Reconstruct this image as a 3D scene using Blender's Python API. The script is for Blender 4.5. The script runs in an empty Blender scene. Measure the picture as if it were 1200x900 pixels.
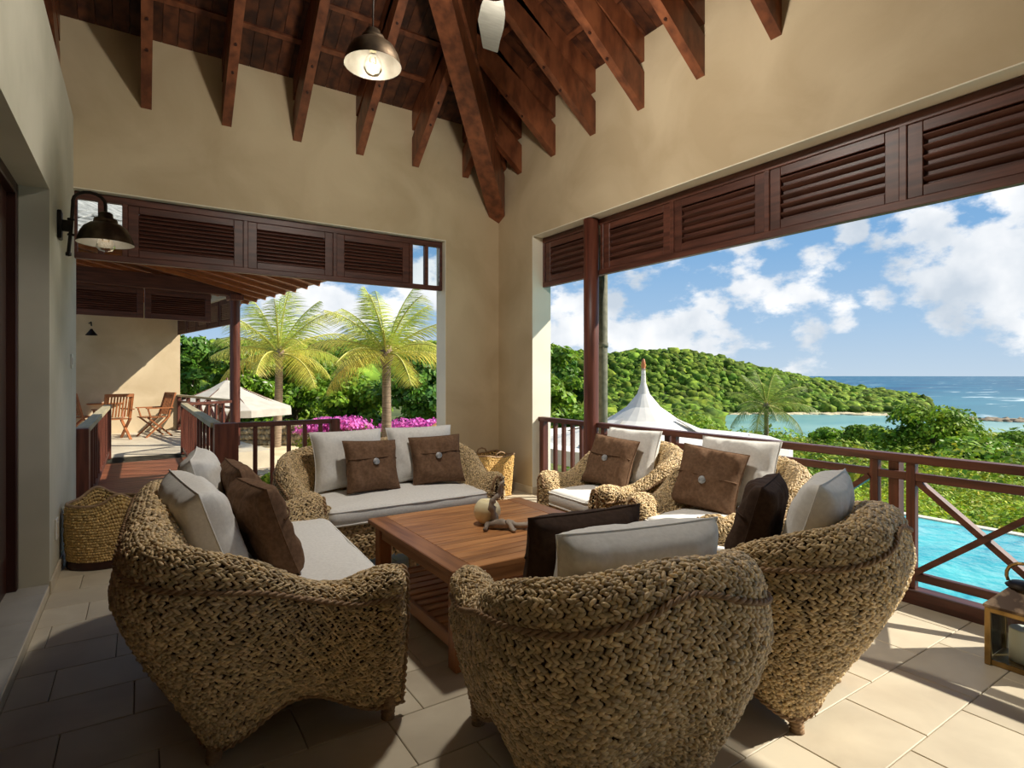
import bpy, math, random
import numpy as np
from mathutils import Vector, noise as mnoise

random.seed(7)
RNG = np.random.default_rng(11)
C = bpy.context.scene.collection
PI = math.pi
R = math.radians

# ------------------------------------------------------------------ camera
EYE = 1.4
YAW = R(33.2)
cam_d = bpy.data.cameras.new('camera')
cam_d.sensor_width = 36.0
cam_d.lens = 20.0
cam_d.shift_y = -10.0 / 1200.0
cam_d.clip_end = 20000
cam = bpy.data.objects.new('camera', cam_d)
cam.location = (0, 0, EYE)
cam.rotation_euler = (R(90), 0, -YAW)
C.objects.link(cam)
bpy.context.scene.camera = cam

# ------------------------------------------------------------------ exposure
sc = bpy.context.scene
sc.view_settings.view_transform = 'Standard'
sc.view_settings.look = 'None'
sc.view_settings.gamma = 1.0
sc.view_settings.use_curve_mapping = False
sc.view_settings.exposure = 0.82
sc.cycles.use_denoising = True
sc.cycles.max_bounces = 10
sc.cycles.diffuse_bounces = 7
sc.cycles.transparent_max_bounces = 12
sc.cycles.caustics_reflective = False
sc.cycles.caustics_refractive = False

SKY_STRENGTH = 0.62
SUN_STRENGTH = 4.3
LAMP_W, LAMP_P, FAN_FILL = .5, 2.5, 170.0
FOCAL = 666.67


def raydir(px):
    """world xy direction (per unit depth) of an image column"""
    k = (px - 600.0) / FOCAL
    return (k * math.cos(YAW) + math.sin(YAW), math.cos(YAW) - k * math.sin(YAW))


def at(px, t, z=0.0):
    d = raydir(px)
    return (d[0] * t, d[1] * t, z)


def skydir(px, py):
    d = raydir(px)
    return Vector((d[0], d[1], (440.0 - py) / FOCAL)).normalized()


def lin(c):
    out = []
    for v in c[:3]:
        v = v / 255.0
        out.append(v / 12.92 if v <= 0.04045 else ((v + 0.055) / 1.055) ** 2.4)
    return tuple(out) + (1.0,)


# ------------------------------------------------------------------ world: blue sky with cumulus clouds
def make_world():
    w = bpy.data.worlds.new('world')
    sc.world = w
    w.use_nodes = True
    nt = w.node_tree
    N, L = nt.nodes, nt.links
    N.clear()
    out = N.new('ShaderNodeOutputWorld')
    bg = N.new('ShaderNodeBackground')
    bg.inputs['Strength'].default_value = SKY_STRENGTH
    L.new(bg.outputs[0], out.inputs[0])
    tc = N.new('ShaderNodeTexCoord')
    nrm = N.new('ShaderNodeVectorMath'); nrm.operation = 'NORMALIZE'
    L.new(tc.outputs['Generated'], nrm.inputs[0])
    D = nrm.outputs[0]
    sep = N.new('ShaderNodeSeparateXYZ'); L.new(D, sep.inputs[0])
    ramp = N.new('ShaderNodeValToRGB')
    L.new(sep.outputs['Z'], ramp.inputs[0])
    e = ramp.color_ramp.elements
    e[0].position = 0.0; e[0].color = (0.50, 0.62, 0.74, 1)
    e[1].position = 1.0; e[1].color = (0.05, 0.17, 0.42, 1)
    for p, c in ((0.08, (0.36, 0.53, 0.73, 1)), (0.2, (0.21, 0.41, 0.68, 1)), (0.36, (0.11, 0.30, 0.60, 1))):
        k = e.new(p); k.color = c
    # cloud masses: (direction, radius); those in view follow the photograph, the rest go on around
    blobs = [(skydir(1140, 305), .10, .9), (skydir(1085, 280), .07, .95), (skydir(1190, 205), .085, .9), (skydir(1225, 315), .11, .9),
             (skydir(880, 290), .07, .95), (skydir(855, 268), .085, .8), (skydir(915, 335), .07, .75), (skydir(1000, 372), .035, .8), (skydir(1028, 355), .03, .9),
             (skydir(1000, 268), .025, .8), (skydir(940, 385), .04, .6), (skydir(845, 366), .016, .8),
             (skydir(660, 370), .10, 1.0), (skydir(735, 395), .10, 1.0), (skydir(800, 400), .09, .9), (skydir(720, 360), .05, .95), (skydir(880, 420), .09, .55),
             (skydir(380, 370), .14, .9), (skydir(470, 330), .13, .8), (skydir(520, 270), .07, .7)]
    rr = random.Random(5)
    for i in range(34):
        az = R(62 + 236 * rr.random())
        el = R(rr.uniform(5, 70))
        blobs.append((Vector((math.sin(az + YAW) * math.cos(el), math.cos(az + YAW) * math.cos(el), math.sin(el))), rr.uniform(.12, .28), .9))
    n1 = N.new('ShaderNodeTexNoise'); n1.inputs['Scale'].default_value = 11.0; n1.inputs['Detail'].default_value = 9.0
    n1.inputs['Roughness'].default_value = .58
    mp = N.new('ShaderNodeMapping'); mp.inputs['Scale'].default_value = (1, 1, 1.7)
    L.new(D, mp.inputs[0]); L.new(mp.outputs[0], n1.inputs['Vector'])
    acc = None
    for d, r, wgt in blobs:
        vd = N.new('ShaderNodeVectorMath'); vd.operation = 'DISTANCE'
        L.new(D, vd.inputs[0]); vd.inputs[1].default_value = d
        mr = N.new('ShaderNodeMapRange'); mr.interpolation_type = 'SMOOTHSTEP'
        mr.inputs['From Min'].default_value = r * 1.5; mr.inputs['From Max'].default_value = r * .15
        mr.inputs['To Min'].default_value = 0; mr.inputs['To Max'].default_value = wgt
        L.new(vd.outputs['Value'], mr.inputs['Value'])
        if acc is None:
            acc = mr.outputs[0]
        else:
            mx = N.new('ShaderNodeMath'); mx.operation = 'MAXIMUM'
            L.new(acc, mx.inputs[0]); L.new(mr.outputs[0], mx.inputs[1]); acc = mx.outputs[0]
    a0 = N.new('ShaderNodeMath'); a0.operation = 'MULTIPLY_ADD'
    L.new(n1.outputs['Fac'], a0.inputs[0]); a0.inputs[1].default_value = 1.9; a0.inputs[2].default_value = -.45
    a1 = N.new('ShaderNodeMath'); a1.operation = 'MULTIPLY_ADD'
    L.new(acc, a1.inputs[0]); a1.inputs[1].default_value = .55; L.new(a0.outputs[0], a1.inputs[2])
    dens = N.new('ShaderNodeMapRange'); dens.interpolation_type = 'SMOOTHSTEP'
    dens.inputs['From Min'].default_value = .72; dens.inputs['From Max'].default_value = 1.0
    dens.inputs['To Max'].default_value = .96
    L.new(a1.outputs[0], dens.inputs['Value'])
    n2 = N.new('ShaderNodeTexNoise'); n2.inputs['Scale'].default_value = 7; n2.inputs['Detail'].default_value = 5
    mp2 = N.new('ShaderNodeMapping'); mp2.inputs['Location'].default_value = (.1, -.05, .12)
    L.new(D, mp2.inputs[0]); L.new(mp2.outputs[0], n2.inputs['Vector'])
    cr = N.new('ShaderNodeValToRGB'); L.new(n2.outputs['Fac'], cr.inputs[0])
    cr.color_ramp.elements[0].position = .36; cr.color_ramp.elements[0].color = (.56, .63, .71, 1)
    cr.color_ramp.elements[1].position = .6; cr.color_ramp.elements[1].color = (1.0, 1.0, 1.0, 1)
    mix = N.new('ShaderNodeMix'); mix.data_type = 'RGBA'
    L.new(dens.outputs[0], mix.inputs['Factor'])
    L.new(ramp.outputs[0], mix.inputs['A']); L.new(cr.outputs[0], mix.inputs['B'])
    L.new(mix.outputs['Result'], bg.inputs['Color'])


make_world()

# ------------------------------------------------------------------ sun
sun_d = bpy.data.lights.new('sun', 'SUN')
sun_d.energy = SUN_STRENGTH
sun_d.angle = R(0.6)
sun_d.color = (1.0, 0.93, 0.80)
sun = bpy.data.objects.new('sun', sun_d)
sun.rotation_euler = Vector((1.09, -.66, 1.0)).to_track_quat('Z', 'Y').to_euler()
sun.location = (20, -12, 20)
C.objects.link(sun)


# ------------------------------------------------------------------ materials
def mat(name, c1, c2=None, scale=6.0, rough=.6, bump=0.0, stretch=(1, 1, 1), metallic=0.0, attr=False,
        rnd=0.0, detail=5.0, spec=.4, transl=0.0, bscale=None, dist=0.0, lo=.35, hi=.65, space='Object'):
    m = bpy.data.materials.new(name)
    m.use_nodes = True
    nt = m.node_tree
    N, L = nt.nodes, nt.links
    b = N['Principled BSDF']
    b.inputs['Roughness'].default_value = rough
    b.inputs['Metallic'].default_value = metallic
    b.inputs['Specular IOR Level'].default_value = spec
    c1 = lin(c1)
    c2 = lin(c2) if c2 is not None else c1
    tc = N.new('ShaderNodeTexCoord')
    mp = N.new('ShaderNodeMapping')
    mp.inputs['Scale'].default_value = stretch
    if space == 'World':
        gm = N.new('ShaderNodeNewGeometry')
        L.new(gm.outputs['Position'], mp.inputs[0])
    else:
        L.new(tc.outputs['Object'], mp.inputs[0])
    vec = mp.outputs[0]
    col = None
    if rnd > 0:
        oi = N.new('ShaderNodeObjectInfo')
        sh = N.new('ShaderNodeVectorMath'); sh.operation = 'MULTIPLY_ADD'
        sh.inputs[1].default_value = (9.0, 7.0, 5.0)
        cmb = N.new('ShaderNodeCombineXYZ')
        for i in range(3):
            L.new(oi.outputs['Random'], cmb.inputs[i])
        L.new(cmb.outputs[0], sh.inputs[0])
        L.new(mp.outputs[0], sh.inputs[2])
        vec = sh.outputs[0]
    nz = N.new('ShaderNodeTexNoise')
    nz.inputs['Scale'].default_value = scale
    nz.inputs['Detail'].default_value = detail
    nz.inputs['Distortion'].default_value = dist
    L.new(vec, nz.inputs['Vector'])
    rp = N.new('ShaderNodeValToRGB')
    rp.color_ramp.elements[0].position = lo; rp.color_ramp.elements[0].color = c1
    rp.color_ramp.elements[1].position = hi; rp.color_ramp.elements[1].color = c2
    L.new(nz.outputs['Fac'], rp.inputs[0])
    col = rp.outputs[0]
    if rnd > 0:
        mr = N.new('ShaderNodeMapRange')
        mr.inputs['To Min'].default_value = 1 - rnd; mr.inputs['To Max'].default_value = 1 + rnd
        L.new(oi.outputs['Random'], mr.inputs['Value'])
        vm = N.new('ShaderNodeVectorMath'); vm.operation = 'SCALE'
        L.new(col, vm.inputs[0]); L.new(mr.outputs[0], vm.inputs['Scale'])
        col = vm.outputs[0]
    if attr:
        at_ = N.new('ShaderNodeAttribute'); at_.attribute_name = 'tint'
        mu = N.new('ShaderNodeMix'); mu.data_type = 'RGBA'; mu.blend_type = 'MULTIPLY'
        mu.inputs['Factor'].default_value = 1.0
        L.new(col, mu.inputs['A']); L.new(at_.outputs['Color'], mu.inputs['B'])
        col = mu.outputs['Result']
    L.new(col, b.inputs['Base Color'])
    if bump > 0:
        bp = N.new('ShaderNodeBump'); bp.inputs['Strength'].default_value = bump
        bp.inputs['Distance'].default_value = .01
        if bscale:
            n2 = N.new('ShaderNodeTexNoise'); n2.inputs['Scale'].default_value = bscale; n2.inputs['Detail'].default_value = 3
            L.new(vec, n2.inputs['Vector']); L.new(n2.outputs['Fac'], bp.inputs['Height'])
        else:
            L.new(nz.outputs['Fac'], bp.inputs['Height'])
        L.new(bp.outputs[0], b.inputs['Normal'])
    if transl > 0:
        tr = N.new('ShaderNodeBsdfTranslucent'); L.new(col, tr.inputs['Color'])
        ms = N.new('ShaderNodeMixShader'); ms.inputs[0].default_value = transl
        L.new(b.outputs[0], ms.inputs[1]); L.new(tr.outputs[0], ms.inputs[2])
        L.new(ms.outputs[0], N['Material Output'].inputs['Surface'])
    return m


M = {}
M['plaster'] = mat('plaster', (185, 165, 133), (203, 184, 152), scale=1.3, rough=.85, bump=.12, detail=8, dist=.7, bscale=18, spec=.2)
M['plaster_pale'] = mat('plaster_pale', (184, 180, 162), (202, 197, 180), scale=1.6, rough=.85, bump=.08, detail=6, spec=.2)
M['reveal'] = mat('reveal_plaster', (232, 224, 204), (240, 233, 214), scale=2, rough=.8, spec=.2)
M['skirting'] = mat('skirting', (196, 184, 160), (210, 198, 174), scale=6, rough=.6)
M['tile'] = mat('tile', (188, 176, 154), (206, 195, 172), scale=3.2, rough=.5, rnd=.06, detail=7, spec=.35, dist=.4, bump=.05)
M['grout'] = mat('grout', (120, 108, 90), (138, 126, 106), scale=20, rough=.9)
M['sill'] = mat('sill', (150, 146, 138), (168, 164, 156), scale=3, rough=.55)
M['mahog_x'] = mat('mahogany_x', (66, 36, 27), (98, 57, 44), scale=9, rough=.42, stretch=(.25, 3, 3), rnd=.12, bump=.08)
M['mahog_y'] = mat('mahogany_y', (66, 36, 27), (98, 57, 44), scale=9, rough=.42, stretch=(3, .25, 3), rnd=.12, bump=.08)
M['mahog_z'] = mat('mahogany_z', (74, 38, 28), (108, 60, 45), scale=9, rough=.42, stretch=(3, 3, .25), rnd=.12, bump=.08)
M['rafter'] = mat('rafter_wood', (88, 48, 30), (130, 76, 48), scale=7, rough=.4, stretch=(1.6, 1.6, .6), rnd=.15, bump=.08)
M['ceil'] = mat('ceiling_board', (52, 27, 18), (98, 56, 34), scale=8, rough=.5, stretch=(1.2, 1.2, 1.2), rnd=.35, bump=.1)
M['door'] = mat('door_wood', (44, 20, 15), (58, 28, 20), scale=6, rough=.4, stretch=(2, 2, .2))
M['teak'] = mat('teak', (140, 92, 54), (190, 134, 84), scale=5, rough=.4, stretch=(.5, 5, 5), rnd=.16, bump=.06)
M['teak_y'] = mat('teak_y', (130, 84, 50), (170, 116, 72), scale=5, rough=.4, stretch=(5, .5, 5), rnd=.14, bump=.06)
M['teak_z'] = mat('teak_z', (128, 78, 44), (166, 108, 64), scale=5, rough=.4, stretch=(5, 5, .5), rnd=.1)
M['chair_teak'] = mat('chair_teak', (136, 80, 44), (160, 100, 58), scale=6, rough=.45, rnd=.1)
M['deck'] = mat('deck_board', (92, 52, 36), (130, 78, 54), scale=6, rough=.45, stretch=(.4, 3, 3), rnd=.16)
M['grey_rail'] = mat('weathered_rail', (150, 140, 112), (172, 160, 130), scale=6, rough=.7, stretch=(3, .3, 3))
M['weave'] = mat('water_hyacinth', (200, 182, 152), (232, 214, 184), scale=40, rough=.45, attr=True, bump=.25, stretch=(1, 1, 1), detail=3, spec=.35)
M['weave_core'] = mat('weave_core', (66, 48, 30), (82, 60, 38), scale=30, rough=.9)
M['trim'] = mat('wicker_trim', (132, 104, 74), (158, 128, 94), scale=40, rough=.6, bump=.2)
M['basket'] = mat('seagrass', (222, 196, 146), (240, 216, 168), scale=40, rough=.6, attr=True, detail=3)
M['linen'] = mat('cream_linen', (212, 210, 205), (222, 220, 215), scale=60, rough=.9, bump=.06, spec=.15)
M['canvas'] = mat('seat_canvas', (218, 216, 211), (228, 226, 221), scale=70, rough=.9, bump=.05, spec=.15)
M['brown'] = mat('brown_linen', (98, 74, 56), (116, 90, 70), scale=50, rough=.9, bump=.1, spec=.12)
M['dkbrown'] = mat('dark_brown_linen', (60, 46, 38), (72, 56, 46), scale=50, rough=.9, bump=.1, spec=.12)
M['piping'] = mat('dark_piping', (70, 56, 46), rough=.8)
M['button'] = mat('shell_button', (120, 122, 124), (170, 172, 174), scale=40, rough=.3)
M['bronze'] = mat('dark_bronze', (66, 56, 46), (92, 78, 62), scale=14, rough=.4, metallic=.85)
M['shade_in'] = mat('lamp_shade_inside', (150, 142, 126), (172, 164, 148), scale=10, rough=.45, metallic=.4)
M['iron'] = mat('black_iron', (34, 30, 28), (48, 42, 38), scale=12, rough=.5, metallic=.6)
M['brass'] = mat('aged_brass', (130, 104, 62), (166, 136, 86), scale=14, rough=.35, metallic=.9)
M['lantern_roof'] = mat('lantern_roof', (62, 46, 34), (150, 128, 104), scale=16, rough=.4, metallic=.5, detail=7, lo=.45, hi=.72)
M['wax'] = mat('candle_wax', (226, 212, 168), (236, 224, 184), scale=4, rough=.45)
M['wax_w'] = mat('white_wax', (226, 222, 212), (236, 232, 222), scale=4, rough=.5)
M['drift'] = mat('driftwood', (120, 106, 92), (176, 162, 146), scale=12, rough=.8, stretch=(1, 1, 1), bump=.5, detail=6)
M['fan'] = mat('fan_blade', (104, 102, 94), (116, 114, 106), scale=6, rough=.4, stretch=(6, .6, 6))
M['plastic'] = mat('switch_plastic', (206, 202, 192), rough=.4)
M['tent'] = mat('tent_canvas', (226, 222, 214), (236, 232, 224), scale=5, rough=.85, spec=.1, transl=.12)
M['tent_vent'] = mat('tent_vent', (170, 168, 164), (190, 188, 182), scale=18, rough=.85)
M['parasol'] = mat('parasol_canvas', (186, 180, 168), (200, 194, 182), scale=4, rough=.85, transl=.15)
M['copper'] = mat('copper_finial', (176, 104, 62), (196, 124, 78), scale=6, rough=.5)
M['pole'] = mat('weathered_pole', (92, 92, 74), (120, 118, 98), scale=14, rough=.8, bump=.1)
M['leaf'] = mat('leaf', (92, 128, 34), (140, 172, 52), scale=1.2, rough=.5, attr=True, transl=.35, spec=.3, space='World')
M['leaf_dk'] = mat('leaf_dark', (62, 104, 34), (106, 146, 46), scale=1.2, rough=.5, attr=True, transl=.3, spec=.3, space='World')
M['scrub'] = mat('scrub_leaf', (88, 122, 32), (158, 178, 56), scale=.35, rough=.6, attr=True, transl=.25, spec=.2, space='World')
M['hill'] = mat('hill_scrub', (52, 82, 24), (132, 156, 54), scale=.5, rough=.8, attr=True, detail=8, spec=.1, bump=.8, lo=.3, hi=.7, space='World')
M['frond'] = mat('palm_frond', (150, 176, 72), (212, 216, 116), scale=.8, rough=.45, attr=True, transl=.35, spec=.4, space='World')
M['rib'] = mat('frond_rib', (190, 186, 96), (214, 206, 120), scale=3, rough=.5)
M['trunk'] = mat('palm_trunk', (120, 100, 82), (156, 136, 114), scale=5, rough=.9, stretch=(1, 1, 9), bump=.4)
M['bark'] = mat('bark', (70, 56, 44), (96, 80, 62), scale=8, rough=.9, bump=.4)
M['pink'] = mat('bougainvillea', (206, 84, 178), (232, 128, 206), scale=3, rough=.6, attr=True, transl=.3, space='World')
M['white_flower'] = mat('white_flower', (228, 224, 208), rough=.7, transl=.2)
M['earth'] = mat('earth', (62, 74, 32), (96, 104, 48), scale=.6, rough=.95, space='World')
M['paving'] = mat('garden_paving', (200, 182, 148), (222, 206, 172), scale=1.2, rough=.9, space='World')
M['flag'] = mat('flagstone', (170, 156, 132), (206, 192, 166), scale=4, rough=.85, rnd=.1)
M['stone'] = mat('rubble_stone', (120, 108, 88), (172, 158, 132), scale=5, rough=.9, rnd=.2, bump=.4)
M['rock'] = mat('shore_rock', (112, 98, 80), (156, 140, 116), scale=.5, rough=.95, detail=7, space='World')
M['sand'] = mat('sand', (196, 178, 142), (212, 196, 160), scale=.3, rough=.95, space='World')
M['shingle'] = mat('cedar_shingle', (120, 118, 114), (176, 172, 166), scale=7, rough=.9, rnd=.2, bump=.3)
M['coping'] = mat('pool_coping', (206, 200, 180), (220, 214, 196), scale=5, rough=.7)
M['bulb'] = None


def glass_mat(name, tint=(.9, .93, .93, 1), amount=.12):
    m = bpy.data.materials.new(name)
    m.use_nodes = True
    N, L = m.node_tree.nodes, m.node_tree.links
    N.remove(N['Principled BSDF'])
    g = N.new('ShaderNodeBsdfGlossy'); g.inputs['Roughness'].default_value = .02
    t = N.new('ShaderNodeBsdfTransparent'); t.inputs['Color'].default_value = tint
    fr = N.new('ShaderNodeFresnel'); fr.inputs['IOR'].default_value = 1.22
    ms = N.new('ShaderNodeMixShader')
    L.new(fr.outputs[0], ms.inputs[0]); L.new(t.outputs[0], ms.inputs[1]); L.new(g.outputs[0], ms.inputs[2])
    L.new(ms.outputs[0], N['Material Output'].inputs['Surface'])
    return m


M['glass'] = glass_mat('clear_glass')
M['bulb'] = glass_mat('bulb_glass', (.96, .94, .9, 1))


def water_mat(name, cols, scale, rough, bump, stretch, foam=None, bscale=8.0, depth=None):
    m = bpy.data.materials.new(name)
    m.use_nodes = True
    N, L = m.node_tree.nodes, m.node_tree.links
    b = N['Principled BSDF']
    b.inputs['Roughness'].default_value = rough
    b.inputs['IOR'].default_value = 1.33
    gm = N.new('ShaderNodeNewGeometry')
    mp = N.new('ShaderNodeMapping'); mp.inputs['Scale'].default_value = stretch
    L.new(gm.outputs['Position'], mp.inputs[0])
    nz = N.new('ShaderNodeTexNoise'); nz.inputs['Scale'].default_value = scale; nz.inputs['Detail'].default_value = 6
    nz.inputs['Distortion'].default_value = 1.0
    L.new(mp.outputs[0], nz.inputs['Vector'])
    rp = N.new('ShaderNodeValToRGB')
    rp.color_ramp.elements[0].position = .3; rp.color_ramp.elements[0].color = lin(cols[0])
    rp.color_ramp.elements[1].position = .7; rp.color_ramp.elements[1].color = lin(cols[1])
    L.new(nz.outputs['Fac'], rp.inputs[0])
    col = rp.outputs[0]
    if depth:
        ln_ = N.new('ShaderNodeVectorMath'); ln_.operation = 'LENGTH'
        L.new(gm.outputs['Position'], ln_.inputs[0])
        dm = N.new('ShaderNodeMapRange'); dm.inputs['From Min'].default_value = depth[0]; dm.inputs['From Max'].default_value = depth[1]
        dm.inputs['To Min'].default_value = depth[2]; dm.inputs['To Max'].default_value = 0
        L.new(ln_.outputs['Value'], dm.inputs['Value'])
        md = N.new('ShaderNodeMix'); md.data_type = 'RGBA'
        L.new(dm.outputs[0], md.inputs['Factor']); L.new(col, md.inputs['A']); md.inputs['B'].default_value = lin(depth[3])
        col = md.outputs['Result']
    if foam:
        n3 = N.new('ShaderNodeTexNoise'); n3.inputs['Scale'].default_value = foam[0]; n3.inputs['Detail'].default_value = 8
        n3.inputs['Distortion'].default_value = .7
        L.new(mp.outputs[0], n3.inputs['Vector'])
        fr = N.new('ShaderNodeMapRange'); fr.inputs['From Min'].default_value = foam[1]; fr.inputs['From Max'].default_value = foam[2]
        fr.inputs['To Max'].default_value = foam[3]
        L.new(n3.outputs['Fac'], fr.inputs['Value'])
        mx = N.new('ShaderNodeMix'); mx.data_type = 'RGBA'
        L.new(fr.outputs[0], mx.inputs['Factor']); L.new(col, mx.inputs['A'])
        mx.inputs['B'].default_value = lin((226, 238, 238))
        col = mx.outputs['Result']
    L.new(col, b.inputs['Base Color'])
    n2 = N.new('ShaderNodeTexNoise'); n2.inputs['Scale'].default_value = bscale; n2.inputs['Detail'].default_value = 4
    L.new(gm.outputs['Position'], n2.inputs['Vector'])
    bp = N.new('ShaderNodeBump'); bp.inputs['Strength'].default_value = bump; bp.inputs['Distance'].default_value = .05
    L.new(n2.outputs['Fac'], bp.inputs['Height']); L.new(bp.outputs[0], b.inputs['Normal'])
    return m


M['pool'] = water_mat('pool_water', ((26, 146, 166), (88, 196, 200)), 1.6, .12, .5, (1, 1.6, 1), foam=(1.1, .6, .8, .55), bscale=5)
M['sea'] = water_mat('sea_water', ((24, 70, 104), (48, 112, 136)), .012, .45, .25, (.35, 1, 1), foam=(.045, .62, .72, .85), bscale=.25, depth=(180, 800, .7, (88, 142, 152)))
M['lagoon'] = water_mat('lagoon_water', ((100, 150, 148), (140, 178, 166)), .03, .3, .1, (1, 1, 1), bscale=.6)


# ------------------------------------------------------------------ mesh helpers
def link(o, parent=None):
    C.objects.link(o)
    if parent is not None:
        o.parent = parent
    return o


def tag(o, label=None, cat=None, group=None, kind=None):
    if label: o['label'] = label
    if cat: o['category'] = cat
    if group: o['group'] = group
    if kind: o['kind'] = kind
    return o


def root(name, label, cat, loc=(0, 0, 0), rz=0.0, group=None, kind=None):
    o = bpy.data.objects.new(name, None)
    o.empty_display_size = .1
    o.location = loc
    o.rotation_euler = (0, 0, rz)
    C.objects.link(o)
    return tag(o, label, cat, group, kind)


class MB:
    """collects geometry; build() makes ONE mesh object"""

    def __init__(self):
        self.v = []
        self.f = []
        self.smooth = []

    def add(self, vs, fs, smooth=False):
        b = len(self.v)
        self.v.extend([tuple(p) for p in vs])
        self.f.extend([tuple(i + b for i in f) for f in fs])
        self.smooth.extend([smooth] * len(fs))
        return self

    def box(self, x0, x1, y0, y1, z0, z1):
        vs = [(x0, y0, z0), (x1, y0, z0), (x1, y1, z0), (x0, y1, z0), (x0, y0, z1), (x1, y0, z1), (x1, y1, z1), (x0, y1, z1)]
        return self.add(vs, [(0, 3, 2, 1), (4, 5, 6, 7), (0, 1, 5, 4), (1, 2, 6, 5), (2, 3, 7, 6), (3, 0, 4, 7)])

    def bbox(self, x0, x1, y0, y1, z0, z1, c=.008):
        """box with chamfered edges"""
        x = (x0, x0 + c, x1 - c, x1); y = (y0, y0 + c, y1 - c, y1); z = (z0, z0 + c, z1 - c, z1)
        vs = []; idx = {}
        for a in (0, 1):
            for b_ in (0, 1):
                for d in (0, 1):
                    X = (x[0], x[3])[a]; Y = (y[0], y[3])[b_]; Z = (z[0], z[3])[d]
                    xi = (x[1], x[2])[a]; yi = (y[1], y[2])[b_]; zi = (z[1], z[2])[d]
                    idx[(a, b_, d)] = len(vs)
                    vs += [(X, yi, zi), (xi, Y, zi), (xi, yi, Z)]
        g = lambda a, b_, d, k: idx[(a, b_, d)] + k
        fs = []
        for a in (0, 1):
            q = [g(a, 0, 0, 0), g(a, 1, 0, 0), g(a, 1, 1, 0), g(a, 0, 1, 0)]; fs.append(q if a else q[::-1])
            q = [g(0, a, 0, 1), g(0, a, 1, 1), g(1, a, 1, 1), g(1, a, 0, 1)]; fs.append(q if a else q[::-1])
            q = [g(0, 0, a, 2), g(1, 0, a, 2), g(1, 1, a, 2), g(0, 1, a, 2)]; fs.append(q if a else q[::-1])
        for a in (0, 1):
            for b_ in (0, 1):
                fs.append([g(a, b_, 0, 0), g(a, b_, 1, 0), g(a, b_, 1, 1), g(a, b_, 0, 1)])
                fs.append([g(a, 0, b_, 0), g(a, 1, b_, 0), g(a, 1, b_, 2), g(a, 0, b_, 2)])
                fs.append([g(0, a, b_, 1), g(1, a, b_, 1), g(1, a, b_, 2), g(0, a, b_, 2)])
                for d in (0, 1):
                    fs.append([g(a, b_, d, 0), g(a, b_, d, 1), g(a, b_, d, 2)])
        return self.add(vs, fs)

    def bar(self, p, q, w, h, up=(0, 0, 1)):
        """rectangular bar from p to q, w sideways, h along up"""
        p, q = Vector(p), Vector(q)
        d = (q - p).normalized()
        s = d.cross(Vector(up))
        if s.length < 1e-4:
            s = d.cross(Vector((1, 0, 0)))
        s.normalize()
        u = s.cross(d).normalized()
        vs = []
        for c in (p, q):
            for a, b_ in ((-1, -1), (1, -1), (1, 1), (-1, 1)):
                vs.append(c + s * (a * w / 2) + u * (b_ * h / 2))
        return self.add(vs, [(0, 3, 2, 1), (4, 5, 6, 7), (0, 1, 5, 4), (1, 2, 6, 5), (2, 3, 7, 6), (3, 0, 4, 7)])

    def tube(self, pts, rad, n=8, smooth=True, cap=True):
        pts = [Vector(p) for p in pts]
        if not hasattr(rad, '__len__'):
            rad = [rad] * len(pts)
        rings = []
        ref = Vector((0, 0, 1))
        prev = None
        for i, p in enumerate(pts):
            d = (pts[min(i + 1, len(pts) - 1)] - pts[max(i - 1, 0)]).normalized()
            if prev is None:
                s = d.cross(ref)
                if s.length < .05:
                    s = d.cross(Vector((1, 0, 0)))
            else:
                s = prev - d * prev.dot(d)
                if s.length < 1e-4:
                    s = d.cross(ref)
            s.normalize(); prev = s
            u = d.cross(s)
            rings.append([p + (s * math.cos(2 * PI * k / n) + u * math.sin(2 * PI * k / n)) * rad[i] for k in range(n)])
        vs = [v for r_ in rings for v in r_]
        fs = []
        for i in range(len(pts) - 1):
            for k in range(n):
                a, b_ = i * n + k, i * n + (k + 1) % n
                fs.append((a, b_, b_ + n, a + n))
        if cap:
            fs.append(tuple(range(n))[::-1]); fs.append(tuple((len(pts) - 1) * n + k for k in range(n)))
        return self.add(vs, fs, smooth)

    def lathe(self, prof, c=(0, 0, 0), n=24, smooth=True):
        vs = []
        for r_, z in prof:
            for k in range(n):
                a = 2 * PI * k / n
                vs.append((c[0] + r_ * math.cos(a), c[1] + r_ * math.sin(a), c[2] + z))
        fs = []
        for i in range(len(prof) - 1):
            for k in range(n):
                a, b_ = i * n + k, i * n + (k + 1) % n
                fs.append((a, b_, b_ + n, a + n))
        return self.add(vs, fs, smooth)

    def prism(self, poly, axis, a, b_):
        """poly in the plane across axis ('x': (y,z); 'y': (x,z); 'z': (x,y)), from a to b"""
        n = len(poly)
        mk = {'x': lambda p, t: (t, p[0], p[1]), 'y': lambda p, t: (p[0], t, p[1]), 'z': lambda p, t: (p[0], p[1], t)}[axis]
        vs = [mk(p, a) for p in poly] + [mk(p, b_) for p in poly]
        fs = [tuple(range(n))[::-1], tuple(range(n, 2 * n))]
        for i in range(n):
            j = (i + 1) % n
            fs.append((i, j, j + n, i + n))
        return self.add(vs, fs)

    def mesh(self, name, off=(0, 0, 0)):
        me = bpy.data.meshes.new(name)
        vs = [(p[0] - off[0], p[1] - off[1], p[2] - off[2]) for p in self.v]
        me.from_pydata(vs, [], self.f)
        me.polygons.foreach_set('use_smooth', self.smooth)
        me.update()
        return me

    def build(self, name, m, parent=None, local=False):
        off = (0, 0, 0)
        if parent is not None and not local:
            p = parent
            off = Vector(p.location)
            while p.parent is not None:
                p = p.parent
                off = off + p.location
        me = self.mesh(name, off)
        me.materials.append(m)
        return link(bpy.data.objects.new(name, me), parent)


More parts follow.
